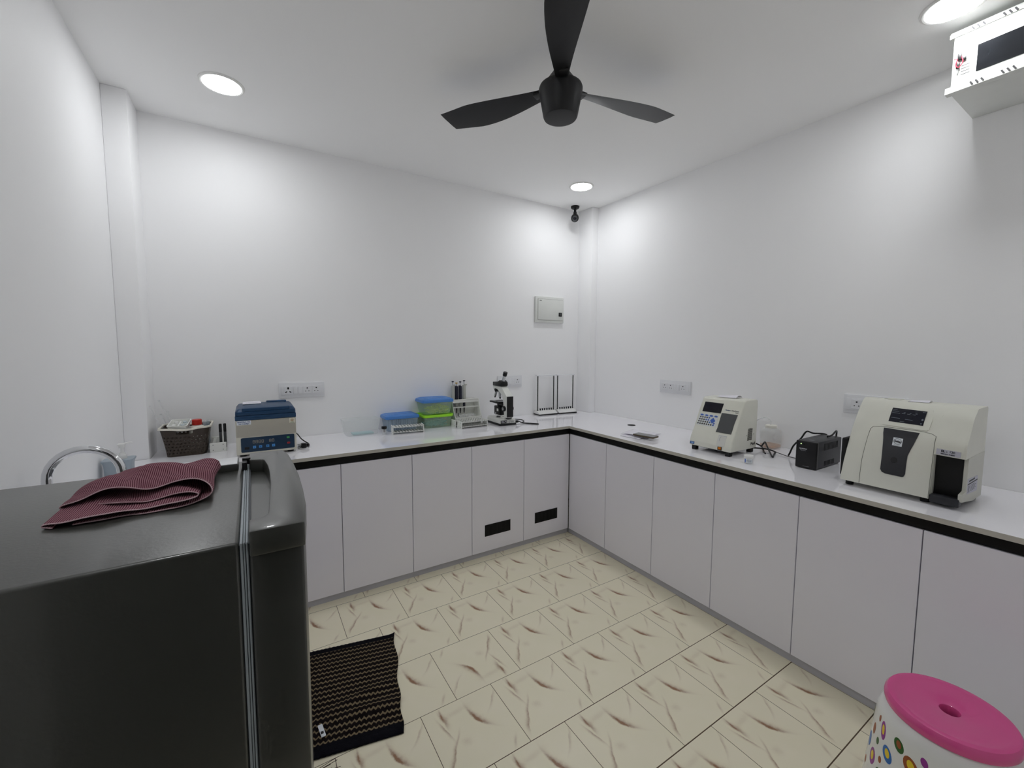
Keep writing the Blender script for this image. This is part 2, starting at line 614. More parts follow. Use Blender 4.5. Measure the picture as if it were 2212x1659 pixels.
def text_bm(m, body, size, o, xd, yd, mi=0, align='CENTER', depth=0.0004, bold=0.0, sx=1.0):
    """flat raised lettering merged into builder m; o = anchor, xd/yd = reading and up directions"""
    cu = bpy.data.curves.new('txt', 'FONT')
    cu.body = body
    cu.size = size
    cu.align_x = align
    cu.align_y = 'CENTER'
    cu.extrude = depth
    cu.offset = bold
    ob = bpy.data.objects.new('txt', cu)
    COL.objects.link(ob)
    dg = bpy.context.evaluated_depsgraph_get()
    me = bpy.data.meshes.new_from_object(ob.evaluated_get(dg))
    xd, yd = Vector(xd).normalized(), Vector(yd).normalized()
    zd = xd.cross(yd)
    o = Vector(o)
    me.transform(Matrix(((xd.x * sx, yd.x, zd.x, o.x), (xd.y * sx, yd.y, zd.y, o.y),
                         (xd.z * sx, yd.z, zd.z, o.z), (0, 0, 0, 1))))
    t = bmesh.new()
    t.from_mesh(me)
    bpy.data.objects.remove(ob)
    bpy.data.curves.remove(cu)
    bpy.data.meshes.remove(me)
    m._merge(t, mi)
    return m


def slab_cells(xs, ys, keep, z0, z1):
    """flat slab made of grid cells (for shapes with notches and holes); material 0 faces, 1 rim"""
    t = bmesh.new()
    vt, vb = {}, {}
    for i, x in enumerate(xs):
        for j, y in enumerate(ys):
            vt[i, j] = t.verts.new((x, y, z1))
            vb[i, j] = t.verts.new((x, y, z0))
    K = {(i, j) for i in range(len(xs) - 1) for j in range(len(ys) - 1)
         if keep((xs[i] + xs[i + 1]) / 2, (ys[j] + ys[j + 1]) / 2)}
    for i, j in K:
        t.faces.new((vt[i, j], vt[i + 1, j], vt[i + 1, j + 1], vt[i, j + 1])).material_index = 0
        t.faces.new((vb[i, j], vb[i, j + 1], vb[i + 1, j + 1], vb[i + 1, j])).material_index = 0
        for di, dj, a, b in ((-1, 0, (i, j), (i, j + 1)), (1, 0, (i + 1, j), (i + 1, j + 1)),
                             (0, -1, (i, j), (i + 1, j)), (0, 1, (i, j + 1), (i + 1, j + 1))):
            if (i + di, j + dj) not in K:
                t.faces.new((vt[a], vt[b], vb[b], vb[a])).material_index = 1
    bmesh.ops.delete(t, geom=[v for v in t.verts if not v.link_faces], context='VERTS')
    bmesh.ops.recalc_face_normals(t, faces=t.faces)
    m = M()
    me = bpy.data.meshes.new('tmp')
    t.to_mesh(me)
    t.free()
    m.bm.from_mesh(me)
    bpy.data.meshes.remove(me)
    return m


# ================================================================== the room
T = 0.12
struct(M().box((XL - T, YF - T, -0.1), (XR + T, YB + T, 0.0)), 'floor', 'floor')
struct(M().box((XL - T, YF - T, ZC), (XR + T, YB + T, ZC + 0.1)), 'ceiling', 'ceil')
struct(M().box((XL - T, YB, 0), (XR + T, YB + T, ZC)), 'wall_back', 'wall')
struct(M().box((XR, YF, 0), (XR + T, YB, ZC)), 'wall_right', 'wall')
struct(M().box((XL - T, YF, 0), (XL, YB, ZC)), 'wall_left', 'wall')
struct(M().box((XL - T, YF - T, 0), (-2.5, YF, ZC)).box((-1.5, YF - T, 0), (XR + T, YF, ZC)).box((-2.5, YF - T, 2.1), (-1.5, YF, ZC)), 'wall_front', 'wall')   # unseen unlit doorway behind the camera, added to keep the fridge side dark
struct(M().box((XL, 0.395, 0), (-2.492, YB, ZC), 0.004), 'trim_1', 'wall')
struct(M().box((0.588, 0.434, 0), (XR, YB, ZC), 0.004), 'trim_2', 'wall')

# plinths under the cabinets
struct(M().box((-1.96, 0.038, 0), (0.03, 0.056, 0.039)), 'baseboard_back', 'kick')
struct(M().box((0.034, -2.748, 0), (0.052, 0.036, 0.039)), 'baseboard_right', 'kick')
struct(M().box((-1.985, -1.14, 0), (-1.967, 0.036, 0.039)), 'baseboard_left', 'kick')

# ------------------------------------------------------------------ cabinets
def cabinet(x0, x1, y0, y1, face, label, grp, grille=None, ztop=0.782):
    """one base unit with a full height slab door; face is the door side"""
    t = thing('base_cabinet', ((x0 + x1) / 2, (y0 + y1) / 2, 0.0), label, 'cabinet', grp)
    g = 0.0017
    if face == 'y':      # door looks towards -y
        M().box((x0, y0 + 0.0185, 0.04), (x1, y1, 0.782)).build('carcass', 'kick', t)
        d = M().box((x0 + g, y0, 0.0415), (x1 - g, y0 + 0.018, 0.784), 0.0012, 1).build('door', 'lam', t)
    elif face == 'x':    # door looks towards -x
        M().box((x0 + 0.0185, y0, 0.04), (x1, y1, 0.782)).build('carcass', 'kick', t)
        d = M().box((x0, y0 + g, 0.0415), (x0 + 0.018, y1 - g, 0.784), 0.0012, 1).build('door', 'lam', t)
    else:                # door looks towards +x
        M().box((x0, y0, 0.04), (x1 - 0.0185, y1, ztop)).build('carcass', 'kick', t)
        d = M().box((x1 - 0.018, y0 + g, 0.0415), (x1, y1 - g, 0.784), 0.0012, 1).build('door', 'lam', t)
    if grille:
        gx0, gx1 = grille
        m = M().box((gx0, y0 - 0.002, 0.148), (gx1, y0 + 0.001, 0.228))
        for k in range(6):
            xx = gx0 + (gx1 - gx0) * (k + 0.5) / 6
            m.box((xx - 0.010, y0 - 0.0032, 0.155), (xx + 0.010, y0 - 0.0015, 0.221), 0.0005, 1, mi=1)
        m.build('vent_grille', ['hole', 'blacks'], d)


GB = 'cabinets under the back worktop'
xs_b = [-2.0, -1.623, -1.2155, -0.8105, -0.396, 0.0185]
labs = ['white slab door cabinet half hidden behind the grey fridge',
        'plain white cabinet under the back worktop, right of the one cut by the fridge',
        'plain white cabinet left of the vented cabinet doors',
        'white cabinet with a black vent grille, farther from the room corner',
        'white cabinet with a black vent grille, right in the room corner']
for k in range(5):
    gr = {3: (-0.714, -0.510), 4: (-0.298, -0.092)}.get(k)
    cabinet(xs_b[k], xs_b[k + 1], 0.02, 0.606, 'y', labs[k], GB, gr)
GR = 'cabinets under the right worktop'
ys_r = [0.018, -0.374, -0.776, -1.173, -1.575, -1.983, -2.39, -2.744]
labs = ['white cabinet on the right run, narrowest, touching the room corner',
        'white cabinet on the right run below the phone and papers',
        'white cabinet on the right run below the beige keypad analyser',
        'white cabinet on the right run below the black power unit',
        'white cabinet on the right run below the big ivory analyser with a dark panel',
        'white cabinet on the right run behind the pink topped stool',
        'white cabinet on the right run nearest the camera, beyond the stool']
for k in range(7):
    cabinet(0.02, 0.655, ys_r[k + 1], ys_r[k], 'x', labs[k], GR)
GL = 'cabinets of the sink run behind the fridge'
ys_l = [0.018, -0.37, -0.76, -1.148]
labs = ['white sink run cabinet in the left room corner behind the fridge',
        'white middle sink run cabinet beside the striped mat, behind the fridge',
        'white sink run cabinet next to the fridge side']
for k in range(3):
    cabinet(-2.584, -2.0, ys_l[k + 1], ys_l[k], 'X', labs[k], GL, ztop=0.65 if k else 0.782)

# black recessed finger channels between worktop and doors
solo(M().box((-1.97, 0.026, 0.787), (0.03, 0.06, 0.829)), 'finger_channel', 'blacks', (-0.97, 0.04, 0.787),
     'black recessed finger channel above the back cabinet doors', 'handle channel')
solo(M().box((0.026, -2.744, 0.787), (0.06, 0.024, 0.829)), 'finger_channel', 'blacks', (0.04, -1.36, 0.787),
     'black recessed finger channel above the right cabinet doors', 'handle channel')
solo(M().box((-2.04, -1.145, 0.787), (-2.006, 0.024, 0.829)), 'finger_channel', 'blacks', (-2.02, -0.56, 0.787),
     'black recessed finger channel above the sink run doors behind the fridge', 'handle channel')

# worktop, one continuous piece with a sink cut-out and notches for the two columns
def keep(x, y):
    if x < -2.49 and y > 0.393: return False
    if x > 0.586 and y > 0.432: return False
    if -2.42 < x < -2.10 and -1.02 < y < -0.42: return False
    return y > 0 or x > 0 or (x < -1.98 and y > -1.15)
wt = slab_cells([XL + .001, -2.49, -2.42, -2.10, -1.98, 0.0, 0.586, XR - .001],
                [-2.748, -1.15, -1.02, -0.42, 0.0, 0.393, 0.432, YB - .001], keep, 0.831, ZB)
wt_o = wt.build('worktop', ['top', 'topedge'])
tag(wt_o, 'polished white worktop running along the walls with grey front edge', 'worktop')
# small wall fillet line of grout
# sink bowl
m = M()
m.loft([[(x, y, z) for x, y in rrect(w, d, r, 4, -2.26, -0.72)] for z, w, d, r in
        ((0.8515, 0.35, 0.63, .03), (0.8525, 0.34, 0.62, .03), (0.851, 0.312, 0.592, .03), (0.68, 0.29, 0.57, .05),
         (0.665, 0.2, 0.48, .05))], caps=False)
m.prism(rrect(0.2, 0.48, .05, 4, -2.26, -0.72), 'z', 0.664, 0.666)
sk = solo(m, 'kitchen_sink', 'steel', (-2.26, -0.72, 0.664), 'steel sink bowl set in the worktop behind the fridge', 'sink')

# ------------------------------------------------------------------ downlights
GD = 'round ceiling downlights'
spots = [(-2.094, 0.092, 'glowing round downlight in the ceiling above the back left corner'),
         (0.192, 0.131, 'glowing round downlight in the ceiling above the corner camera'),
         (0.188, -1.912, 'glowing round downlight beside the white wall box'),
         (-2.09, -1.912, 'glowing round downlight in the ceiling above the fridge')]
dl = None
for x, y, lab in spots:
    if dl is None:
        dl = thing('downlight', (x, y, ZC), lab, 'ceiling light', GD)
        M().lathe([(0.078, -0.001), (0.08, -0.006), (0.086, -0.007), (0.093, -0.003), (0.094, 0.0)], seg=48).build('trim_ring', 'ring', dl, world=False)
        M().lathe([(0.0, -0.0045), (0.0795, -0.0045), (0.0795, -0.001), (0.0, -0.001)], seg=48).build('diffuser', 'lamp', dl, world=False)
    else:
        dup(dl, (x, y, ZC), lab)

# ------------------------------------------------------------------ ceiling fan
FX, FY = -0.916, -1.018
fan = thing('ceiling_fan', (FX, FY, ZC), 'black three-blade ceiling fan with a cone shaped motor', 'fan')
M().lathe([(0, 0), (0.022, 0), (0.024, -0.004), (0.022, -0.018), (0.012, -0.024), (0, -0.024)], seg=28).build('ceiling_cup', 'fan', fan, world=False)
M().cyl((0, 0, -0.02), (0, 0, -0.115), 0.0095).build('down_rod', 'fan', fan, world=False)
M().lathe([(0, -0.095), (0.013, -0.096), (0.017, -0.11), (0.03, -0.13), (0.066, -0.178), (0.072, -0.186), (0.072, -0.19)], seg=48).build('canopy', 'fan', fan, world=False)
mot = M().lathe([(0.07, -0.188), (0.086, -0.192), (0.089, -0.2), (0.088, -0.212), (0.07, -0.305), (0.066, -0.312), (0.058, -0.313), (0, -0.313)], seg=56).build('motor_housing', 'fan', fan, world=False)
for ang in (116, -4, -124):
    m = M()
    secs = []
    for k in range(19):
        t = k / 18
        r = 0.075 + t * 0.52
        ch = 0.052 + 0.10 * math.sin(min(1, t * 1.25) * PI / 2) ** 1.2 - 0.035 * max(0, t - .7) / .3
        tw = math.radians(15 - 7 * t)
        z = -0.196 + 0.028 * t
        sec = []
        for q, th in ((-0.5, 0.0), (-0.25, 0.0022), (0, 0.003), (0.25, 0.0022), (0.5, 0.0), (0.25, -0.0022), (0, -0.002), (-0.25, -0.0022)):
            yy = q * ch - 0.012 * math.sin(t * PI)
            sec.append((r, yy * math.cos(tw), z + yy * math.sin(tw) + th))
        secs.append(sec)
    m.loft(secs)
    m.box((0.05, -0.022, -0.2), (0.12, 0.022, -0.19), 0.003)
    m.bm.transform(Matrix.Rotation(math.radians(ang), 4, 'Z'))
    m.build('blade', 'fan', fan, world=False, ang=0.9)

# ------------------------------------------------------------------ corner surveillance camera
cc = thing('security_camera', (0.452, 0.512, ZC), 'small black bullet camera hanging from the ceiling in the corner', 'camera')
M().lathe([(0, 0), (0.036, 0), (0.038, -0.006), (0.034, -0.018), (0.014, -0.028), (0, -0.028)], seg=32).build('mount', 'black', cc, world=False)
M().cyl((0, 0, -0.02), (0, 0, -0.055), 0.011).sphere((0, 0, -0.058), 0.016).build('joint', 'black', cc, world=False)
dirv = Vector((-0.60, -0.70, -0.42)).normalized()
c0 = Vector((0.0, 0.0, -0.095)) - dirv * 0.03
q = dirv.to_track_quat('Z', 'Y').to_matrix().to_4x4()
bod = M().lathe([(0, 0), (0.02, 0.0), (0.03, 0.01), (0.033, 0.03), (0.033, 0.085), (0.031, 0.09), (0.026, 0.086), (0, 0.084)], c=c0, seg=32, mx=q).build('housing', 'black', cc, world=False)
M().lathe([(0, 0.083), (0.013, 0.084), (0.015, 0.088), (0.022, 0.089), (0.024, 0.085)], c=c0, seg=28, mx=q).build('lens_ring', 'charcoal', bod, world=False)
M().sphere(c0 + dirv * 0.083, 0.011).build('lens', 'screen', bod, world=False)

# ------------------------------------------------------------------ distribution box on the back wall
db = thing('distribution_box', (0.245, YB, 1.777), 'white metal distribution box door high on the back wall by the corner', 'electrical box')
M().box((0.09, 0.586, 1.664), (0.40, 0.609, 1.89), 0.004).build('frame', 'dbm', db)
dd = M().box((0.112, 0.581, 1.687), (0.383, 0.588, 1.868), 0.002).build('door', 'dbm', db)
M().box((0.1105, 0.5845, 1.6855), (0.3845, 0.5862, 1.8695)).build('door_gap', 'groove', db)
text_bm(M(), 'ABB', 0.013, (0.137, 0.5805, 1.853), (1, 0, 0), (0, 0, 1)).build('lettering', 'ink', dd)
lt = M().box((0.338, 0.5775, 1.722), (0.372, 0.5815, 1.757), 0.004).build('latch', 'black', dd)
M().box((0.348, 0.576, 1.73), (0.359, 0.578, 1.749), 0.001).build('latch_key', 'charcoal', lt)

# ------------------------------------------------------------------ switch and socket plates
def sockets(loc, rz, mods, Wd, label, grp='white switch and socket plates', Ht=0.098):
    """plate in local frame: x along the wall, -y into the room"""
    t = thing('socket_plate', loc, label, 'socket', grp, rz)
    M().box((-Wd / 2, -0.010, -Ht / 2), (Wd / 2, -0.0008, Ht / 2), 0.003).box((-Wd / 2 + .012, -0.0125, -0.031), (Wd / 2 - .012, -0.0095, 0.031), 0.001).build('plate', 'plate', t, world=False)
    for kind, cx in mods:
        w = 0.024 if kind != 'one' else 0.012
        if kind in ('sock', 'big'):
            s = M().box((cx - w, -0.0145, -0.024), (cx + w, -0.012, 0.024), 0.0008, 1).build('socket', 'plate', t, world=False)
            r = 0.0033 if kind == 'sock' else 0.0042
            m = M()
            m.cyl((cx, -0.0150, 0.0115), (cx, -0.0142, 0.0115), r * 1.25, seg=14)
            if kind == 'big':
                m.cyl((cx, -0.0150, 0.017), (cx, -0.0142, 0.017), r * 1.1, seg=14)
                for sx in (-1, 1):
                    m.box((-.006, -.015, -.003), (.006, -.0142, .003), mx=Matrix.Translation((cx + sx * .012, 0, -.010)) @ Matrix.Rotation(sx * .5, 4, 'Y'))
            else:
                for sx in (-1, 1):
                    m.cyl((cx + sx * 0.0095, -0.0150, -0.0085), (cx + sx * 0.0095, -0.0142, -0.0085), r * .8, seg=14)
            m.build('pin_holes', 'hole', s, world=False)
        elif kind == 'sw2':
            for sx in (-1, 1):
                M().box((cx + sx * 0.0125 - .0118, -0.0165, -0.023), (cx + sx * 0.0125 + .0118, -0.012, 0.023), 0.0015).build('rocker', 'plate', t, world=False)
        elif kind == 'sw1':
            M().box((cx - .023, -0.0165, -0.023), (cx + .023, -0.012, 0.023), 0.0015).build('rocker', 'plate', t, world=False)
        else:
            M().box((cx - .024, -0.0135, -0.024), (cx + .024, -0.012, 0.024), 0.0006, 1).build('blank', 'plate', t, world=False)
    return t


sockets((-1.7495, YB, 1.159), 0, [('big', -0.081), ('sw2', -0.026), ('sock', 0.029), ('sock', 0.083)], 0.266,
        'white socket plate on the back wall above the blue topped centrifuge')
sockets((-0.162, YB, 1.154), 0, [('blank', -0.082), ('sw1', -0.014), ('sock', 0.072)], 0.24,
        'white socket plate on the back wall behind the microscope')
sockets((XR, -0.43, 1.151), -PI / 2, [('sock', -0.085), ('sock', -0.032), ('sw2', 0.021), ('sock', 0.075)], 0.268,
        'white socket plate on the right wall beyond the keypad analyser')
sockets((XR, -1.622, 1.153), -PI / 2, [('sock', -0.072), ('sw2', -0.012), ('sock', 0.048)], 0.262,
        'white socket plate on the right wall partly behind the big ivory analyser')

# ------------------------------------------------------------------ inverter box near the ceiling
iv = thing('inverter_box', (0.49, -2.15, 2.432), 'white vented inverter box with a dark window, high on the right wall', 'electrical box')
body = M().box((0.335, -2.43, 2.436), (0.659, -1.884, 2.657), 0.003).build('casing', 'dbm', iv)
M().box((0.322, -2.425, 2.455), (0.337, -1.888, 2.64), 0.002).build('front_panel', 'dbm', iv)
m = M().prism([(0.345, 2.64), (0.318, 2.637), (0.318, 2.65), (0.33, 2.663), (0.345, 2.663)], 'y', -2.435, -1.876)
m.prism([(0.345, 2.432), (0.314, 2.432), (0.314, 2.452), (0.32, 2.457), (0.345, 2.457)], 'y', -2.435, -1.874)
fl = m.build('flange', 'dbm', iv)
for yc in (-1.938, -2.016, -2.10, -2.2, -2.3):
    for k in range(3):
        y = yc - k * 0.014
        M().box((-.0015, -.0022, -.0075), (.0015, .0022, .0075), mx=Matrix.Translation((0.3178, y, 2.6445)) @ Matrix.Rotation(-.5, 4, 'X')).build('vent_slot', 'slot', fl)
        M().box((-.0015, -.0022, -.0075), (.0015, .0022, .0075), mx=Matrix.Translation((0.3138, y - .008, 2.4425)) @ Matrix.Rotation(-.5, 4, 'X')).build('vent_slot', 'slot', fl)
M().box((0.3205, -2.36, 2.482), (0.3222, -1.954, 2.577)).build('window', 'winglass', iv)
for k in range(4):
    M().box((0.3212, -1.937, 2.606 - k * .0105), (0.3222, -1.914, 2.6075 - k * .0105)).build('vent_slit', 'slot', iv)
    M().box((0.3212, -1.936, 2.522 - k * .0105), (0.3222, -1.913, 2.5235 - k * .0105)).build('vent_slit', 'slot', iv)
m = M().tube([(0.3285, -2.0, 2.50), (0.3218, -2.0, 2.505)], 0.002)  # window tie inside
m.build('window_tie', 'greenbtn', iv)
kt = thing('key_bunch', (0.318, -1.908, 2.52), 'small bunch of black keys with a red cord hung on the white wall box', 'keys')
M().box((0.3135, -1.914, 2.545), (0.3195, -1.902, 2.57), 0.002).box((0.3135, -1.926, 2.54), (0.3195, -1.914, 2.552), 0.002).build('key_head', 'black', kt)
M().box((0.3140, -1.910, 2.517), (0.3195, -1.899, 2.538), 0.002).build('key_fob', 'black', kt)
M().tube([(0.3165, -1.912, 2.56), (0.313, -1.918, 2.535), (0.313, -1.908, 2.518), (0.313, -1.899, 2.53), (0.313, -1.902, 2.55), (0.313, -1.893, 2.553)], 0.0017).build('cord', 'redw', kt)
M().box((0.3175, -1.906, 2.498), (0.3195, -1.902, 2.518)).build('key_blade', 'steel', kt)

# ================================================================== left side: fridge, towel, sink things
fr = thing('refrigerator', (-2.27, -1.47, 0.0), 'grey single door fridge with the folded towel on top', 'fridge')
M().box((-2.565, -1.725, 0.03), (-2.0515, -1.2, 1.15), 0.005, 3).build('body', 'fridge', fr)
m = M()
m.box((-2.052, -1.7205, 0.045), (-2.0365, -1.204, 1.144), mi=1)
for x0, x1 in ((-2.0505, -2.0470), (-2.0462, -2.0440), (-2.0430, -2.0400)):
    m.box((x0, -1.7245, 0.05), (x1, -1.203, 1.1485), 0.0012, 1)
m.build('door_gasket', ['gasket', 'gasketd'], fr)
bow = [(-1.9645, -1.205), (-1.9565, -1.26), (-1.9525, -1.36), (-1.951, -1.46), (-1.953, -1.56), (-1.957, -1.655), (-1.966, -1.728)]
door = M().prism([(-2.0385, -1.728)] + [(-2.0385, -1.205)] + bow, 'z', 0.05, 1.128, 0.004, 2).build('door', 'fridged', fr)
cap = [(-2.0385, -1.737), (-2.0385, -1.683), (-2.018, -1.679), (-2.0115, -1.668), (-2.006, -1.57), (-2.0025, -1.496), (-2.0015, -1.40), (-2.003, -1.345), (-2.009, -1.285), (-2.014, -1.279), (-2.0385, -1.272), (-2.0385, -1.198)]
bow2 = [(x + 0.0022, y) for x, y in bow]
bow2[0] = (-1.9635, -1.2)
bow2[-1] = (-1.9645, -1.737)
m = M().prism(cap + bow2, 'z', 1.1285, 1.168, 0.0035, 2)
m.prism([(-2.037, -1.69), (-2.037, -1.265)] + [(-2.0, -1.268), (-1.995, -1.46), (-2.0, -1.69)], 'z', 1.1282, 1.137)
m.build('door_cap_with_grip', 'fridged', fr)
hg = M().box((-2.23, -1.292, 1.149), (-2.06, -1.222, 1.1655), 0.002).build('hinge_cover', 'fridge', fr)
M().box((-2.228, -1.291, 1.165), (-2.062, -1.223, 1.1672), 0.001).build('hinge_cover_top', 'plate', hg)
M().box((-2.053, -1.29, 1.146), (-2.043, -1.262, 1.166), 0.001).box((-2.053, -1.262, 1.155), (-2.036, -1.252, 1.170), 0.001).build('hinge_bracket', 'black', fr)
for x in (-2.53, -2.1):
    for y in (-1.69, -1.24):
        M().cyl((x, y, 0.0), (x, y, 0.032), 0.02).build('foot', 'black', fr)

# folded towel: one long cloth laid in nested folds
def towel():
    Z0 = 1.1515
    # path (x, z, y_near, y_far) from the bottom layer round to the top one and back inside
    key = [(-2.285, .004, -1.520, -1.300), (-2.22, .003, -1.520, -1.300), (-2.15, .003, -1.512, -1.305), (-2.125, .004, -1.508, -1.31),
           (-2.108, .011, -1.500, -1.315), (-2.101, .022, -1.492, -1.32), (-2.107, .035, -1.480, -1.325), (-2.125, .043, -1.470, -1.325),
           (-2.16, .046, -1.462, -1.32), (-2.21, .042, -1.455, -1.305), (-2.26, .036, -1.448, -1.29), (-2.30, .025, -1.44, -1.29),
           (-2.318, .015, -1.435, -1.30), (-2.314, .009, -1.437, -1.31), (-2.29, .010, -1.445, -1.31), (-2.24, .018, -1.475, -1.31),
           (-2.18, .027, -1.492, -1.315), (-2.14, .028, -1.496, -1.315), (-2.122, .024, -1.500, -1.315), (-2.119, .018, -1.502, -1.315),
           (-2.13, .013, -1.508, -1.315), (-2.18, .013, -1.518, -1.315), (-2.24, .0125, -1.524, -1.315), (-2.29, .011, -1.524, -1.315),
           (-2.313, .008, -1.520, -1.315), (-2.318, .0045, -1.520, -1.315), (-2.305, .002, -1.522, -1.315)]
    P = catmull([Vector((a, b, c)) for a, b, c, d in key], 5)
    Q = catmull([Vector((d, 0, 0)) for a, b, c, d in key], 5)
    nv = 28
    me = bpy.data.meshes.new('towel')
    verts, uvs, s = [], [], 0.0
    rnd = random.Random(3)
    ph = [rnd.uniform(0, 6) for _ in range(8)]
    for i, (p, q) in enumerate(zip(P, Q)):
        if i:
            s += (Vector((p.x, p.y)) - Vector((P[i - 1].x, P[i - 1].y))).length
        for j in range(nv + 1):
            v = j / nv
            y = p.z + (q.x - p.z) * v
            lift = min(1.0, p.y / 0.03)
            x = p.x + 0.006 * math.sin(v * 5 + ph[0]) * (1 if p.x < -2.2 else .5) + 0.05 * (v ** 1.5) * (0.55 if p.x < -2.24 else 0.15)
            z = Z0 + .74 * p.y * (1 + .12 * math.sin(v * 6 + ph[1])) + lift * (0.0036 * math.sin(x * 62 + v * 4 + ph[2]) + 0.003 * math.sin(v * 13 + x * 40 + ph[3]))
            z += lift * .004 * math.exp(-((v - .85) / .3) ** 2) * (1 if p.y > .03 else 0)
            yy = y + 0.004 * math.sin(x * 55 + ph[4] + i * .05) + .002 * math.sin(x * 130 + ph[5])
            verts.append((x, yy, max(Z0 + .001, z)))
            uvs.append((s, v * 0.25))
    faces = [(i * (nv + 1) + j, i * (nv + 1) + j + 1, (i + 1) * (nv + 1) + j + 1, (i + 1) * (nv + 1) + j)
             for i in range(len(P) - 1) for j in range(nv)]
    me.from_pydata(verts, [], faces)
    ul = me.uv_layers.new(name='UVMap')
    for lp in me.loops:
        ul.data[lp.index].uv = uvs[lp.vertex_index]
    me.transform(Matrix.Translation((2.21, 1.41, -1.15)))
    me.materials.append(MT['towel'])
    for f in me.polygons:
        f.use_smooth = True
    o = bpy.data.objects.new('towel', me)
    COL.objects.link(o)
    o.location = (-2.21, -1.41, 1.15)
    so = o.modifiers.new('thick', 'SOLIDIFY')
    so.thickness = 0.0024
    so.offset = 1
    sb = o.modifiers.new('sub', 'SUBSURF')
    sb.levels = sb.render_levels = 1
    return tag(o, 'folded maroon ribbed towel lying on the grey fridge', 'towel')


towel()

# swan-neck tap over the sink
tp = thing('sink_tap', (-2.545, -0.70, ZB), 'chrome swan neck tap rising behind the grey fridge', 'tap')
M().lathe([(0, 0), (0.026, 0), (0.027, 0.006), (0.02, 0.012), (0.018, 0.05), (0.012, 0.055), (0, 0.055)], seg=28).build('base', 'chrome', tp, world=False)
arc = [(0, 0, 0.045), (0, 0, 0.195)] + [(0.082 - 0.082 * math.cos(a * PI / 14), 0, 0.195 + 0.082 * math.sin(a * PI / 14)) for a in range(1, 15)] + [(0.166, 0, 0.16)]
M().tube(arc, 0.0118, seg=16, raw=True).build('spout', 'chrome', tp, world=False)
M().cyl((0.1655, 0, 0.175), (0.1662, 0, 0.15), 0.0135, bev=.002).build('nozzle', 'chrome', tp, world=False)
M().tube([(0, -0.018, 0.035), (0, -0.035, 0.042), (0.01, -0.06, 0.06)], 0.006).build('lever', 'chrome', tp, world=False)

# soap dispenser
sp_ = thing('soap_dispenser', (-2.527, -0.015, ZB), 'blue grey soap dispenser with a white pump beside the tap', 'soap bottle')
m = M()
m.loft([[(x, y, z) for x, y in rrect(w, w * .8, r, 5)] for z, w, r in ((0, .082, .014), (.004, .088, .014), (.075, .092, .014), (.086, .096, .014), (.097, .106, .016), (.1, .104, .016), (.1, .03, .01))], caps=True)
m.build('bottle', 'blueg', sp_, world=False)
pm = M().cyl((.012, 0, .099), (.012, 0, .118), .017, .015, bev=.002).cyl((.012, 0, .118), (.012, 0, .124), .011).cyl((.012, 0, .124), (.012, 0, .152), .0055).cyl((.012, 0, .147), (.012, 0, .158), .0105, .012).tube([(.002, 0, .163), (.02, 0, .1635), (.04, 0, .168), (.048, 0, .1655)], .0048, r1=.0035)
pm.box((-.002, -.008, .157), (.024, .008, .165), .003)
pm.build('pump', 'white', sp_, world=False)

# brown basket
bk = thing('storage_basket', (-2.338, 0.46, ZB), 'dark brown perforated plastic basket with a cream rim on the worktop corner', 'basket')
NU, rows_b = 120, 26
def bring(t, inset=0.0):
    z = 0.004 + t * 0.150
    w = 0.172 + 0.046 * t ** 1.25 - inset * 2
    d = 0.160 + 0.035 * t ** 1.25 - inset * 2
    # even spacing around a rounded rectangle
    pts = rrect(w, d, 0.03, 8)
    pts = pts + [pts[0]]
    L = [0]
    for a, b in zip(pts, pts[1:]):
        L.append(L[-1] + math.dist(a, b))
    out, k = [], 0
    for n in range(NU):
        s = L[-1] * n / NU
        while L[k + 1] < s:
            k += 1
        f = (s - L[k]) / (L[k + 1] - L[k] + 1e-9)
        x = pts[k][0] + (pts[k + 1][0] - pts[k][0]) * f
        y = pts[k][1] + (pts[k + 1][1] - pts[k][1]) * f
        dip = 0.010 * math.exp(-(x / 0.05) ** 2) * t ** 3
        out.append((x, y, z - dip))
    return out
def bskip(i, j):
    x, y, z = bring((i + .5) / rows_b)[j]
    handle = 21 <= i <= 23 and abs(x + .005) < 0.034 and abs(y) > .07
    if handle:
        return True
    if 2 <= i <= 19 and i % 3 == 2 and j % 3 == (i // 3) % 2:
        return True
    return False
m = M().loft([bring(i / rows_b) for i in range(rows_b + 1)], caps=False, skip=bskip)
m.prism([(p[0], p[1]) for p in bring(0)], 'z', 0.0, 0.004)
wl = m.build('perforated_wall', 'brown', bk, world=False)
so = wl.modifiers.new('t', 'SOLIDIFY'); so.thickness = 0.0022; so.offset = -1
rim = bring(1.0)
m = M()
m.loft([[(p[0] + dx * (1 if p[0] > 0 else -1) * min(1, abs(p[0]) / .06), p[1] + dx * (1 if p[1] > 0 else -1) * min(1, abs(p[1]) / .06), p[2] + dz) for p in rim]
        for dx, dz in ((-.0035, -.003), (-.003, .003), (.001, .0045), (.006, .003), (.0065, -.005), (.0035, -.0055), (.003, -.001), (-.0035, -.003))], caps=False)
m.build('rim', 'creamrim', bk, world=False)

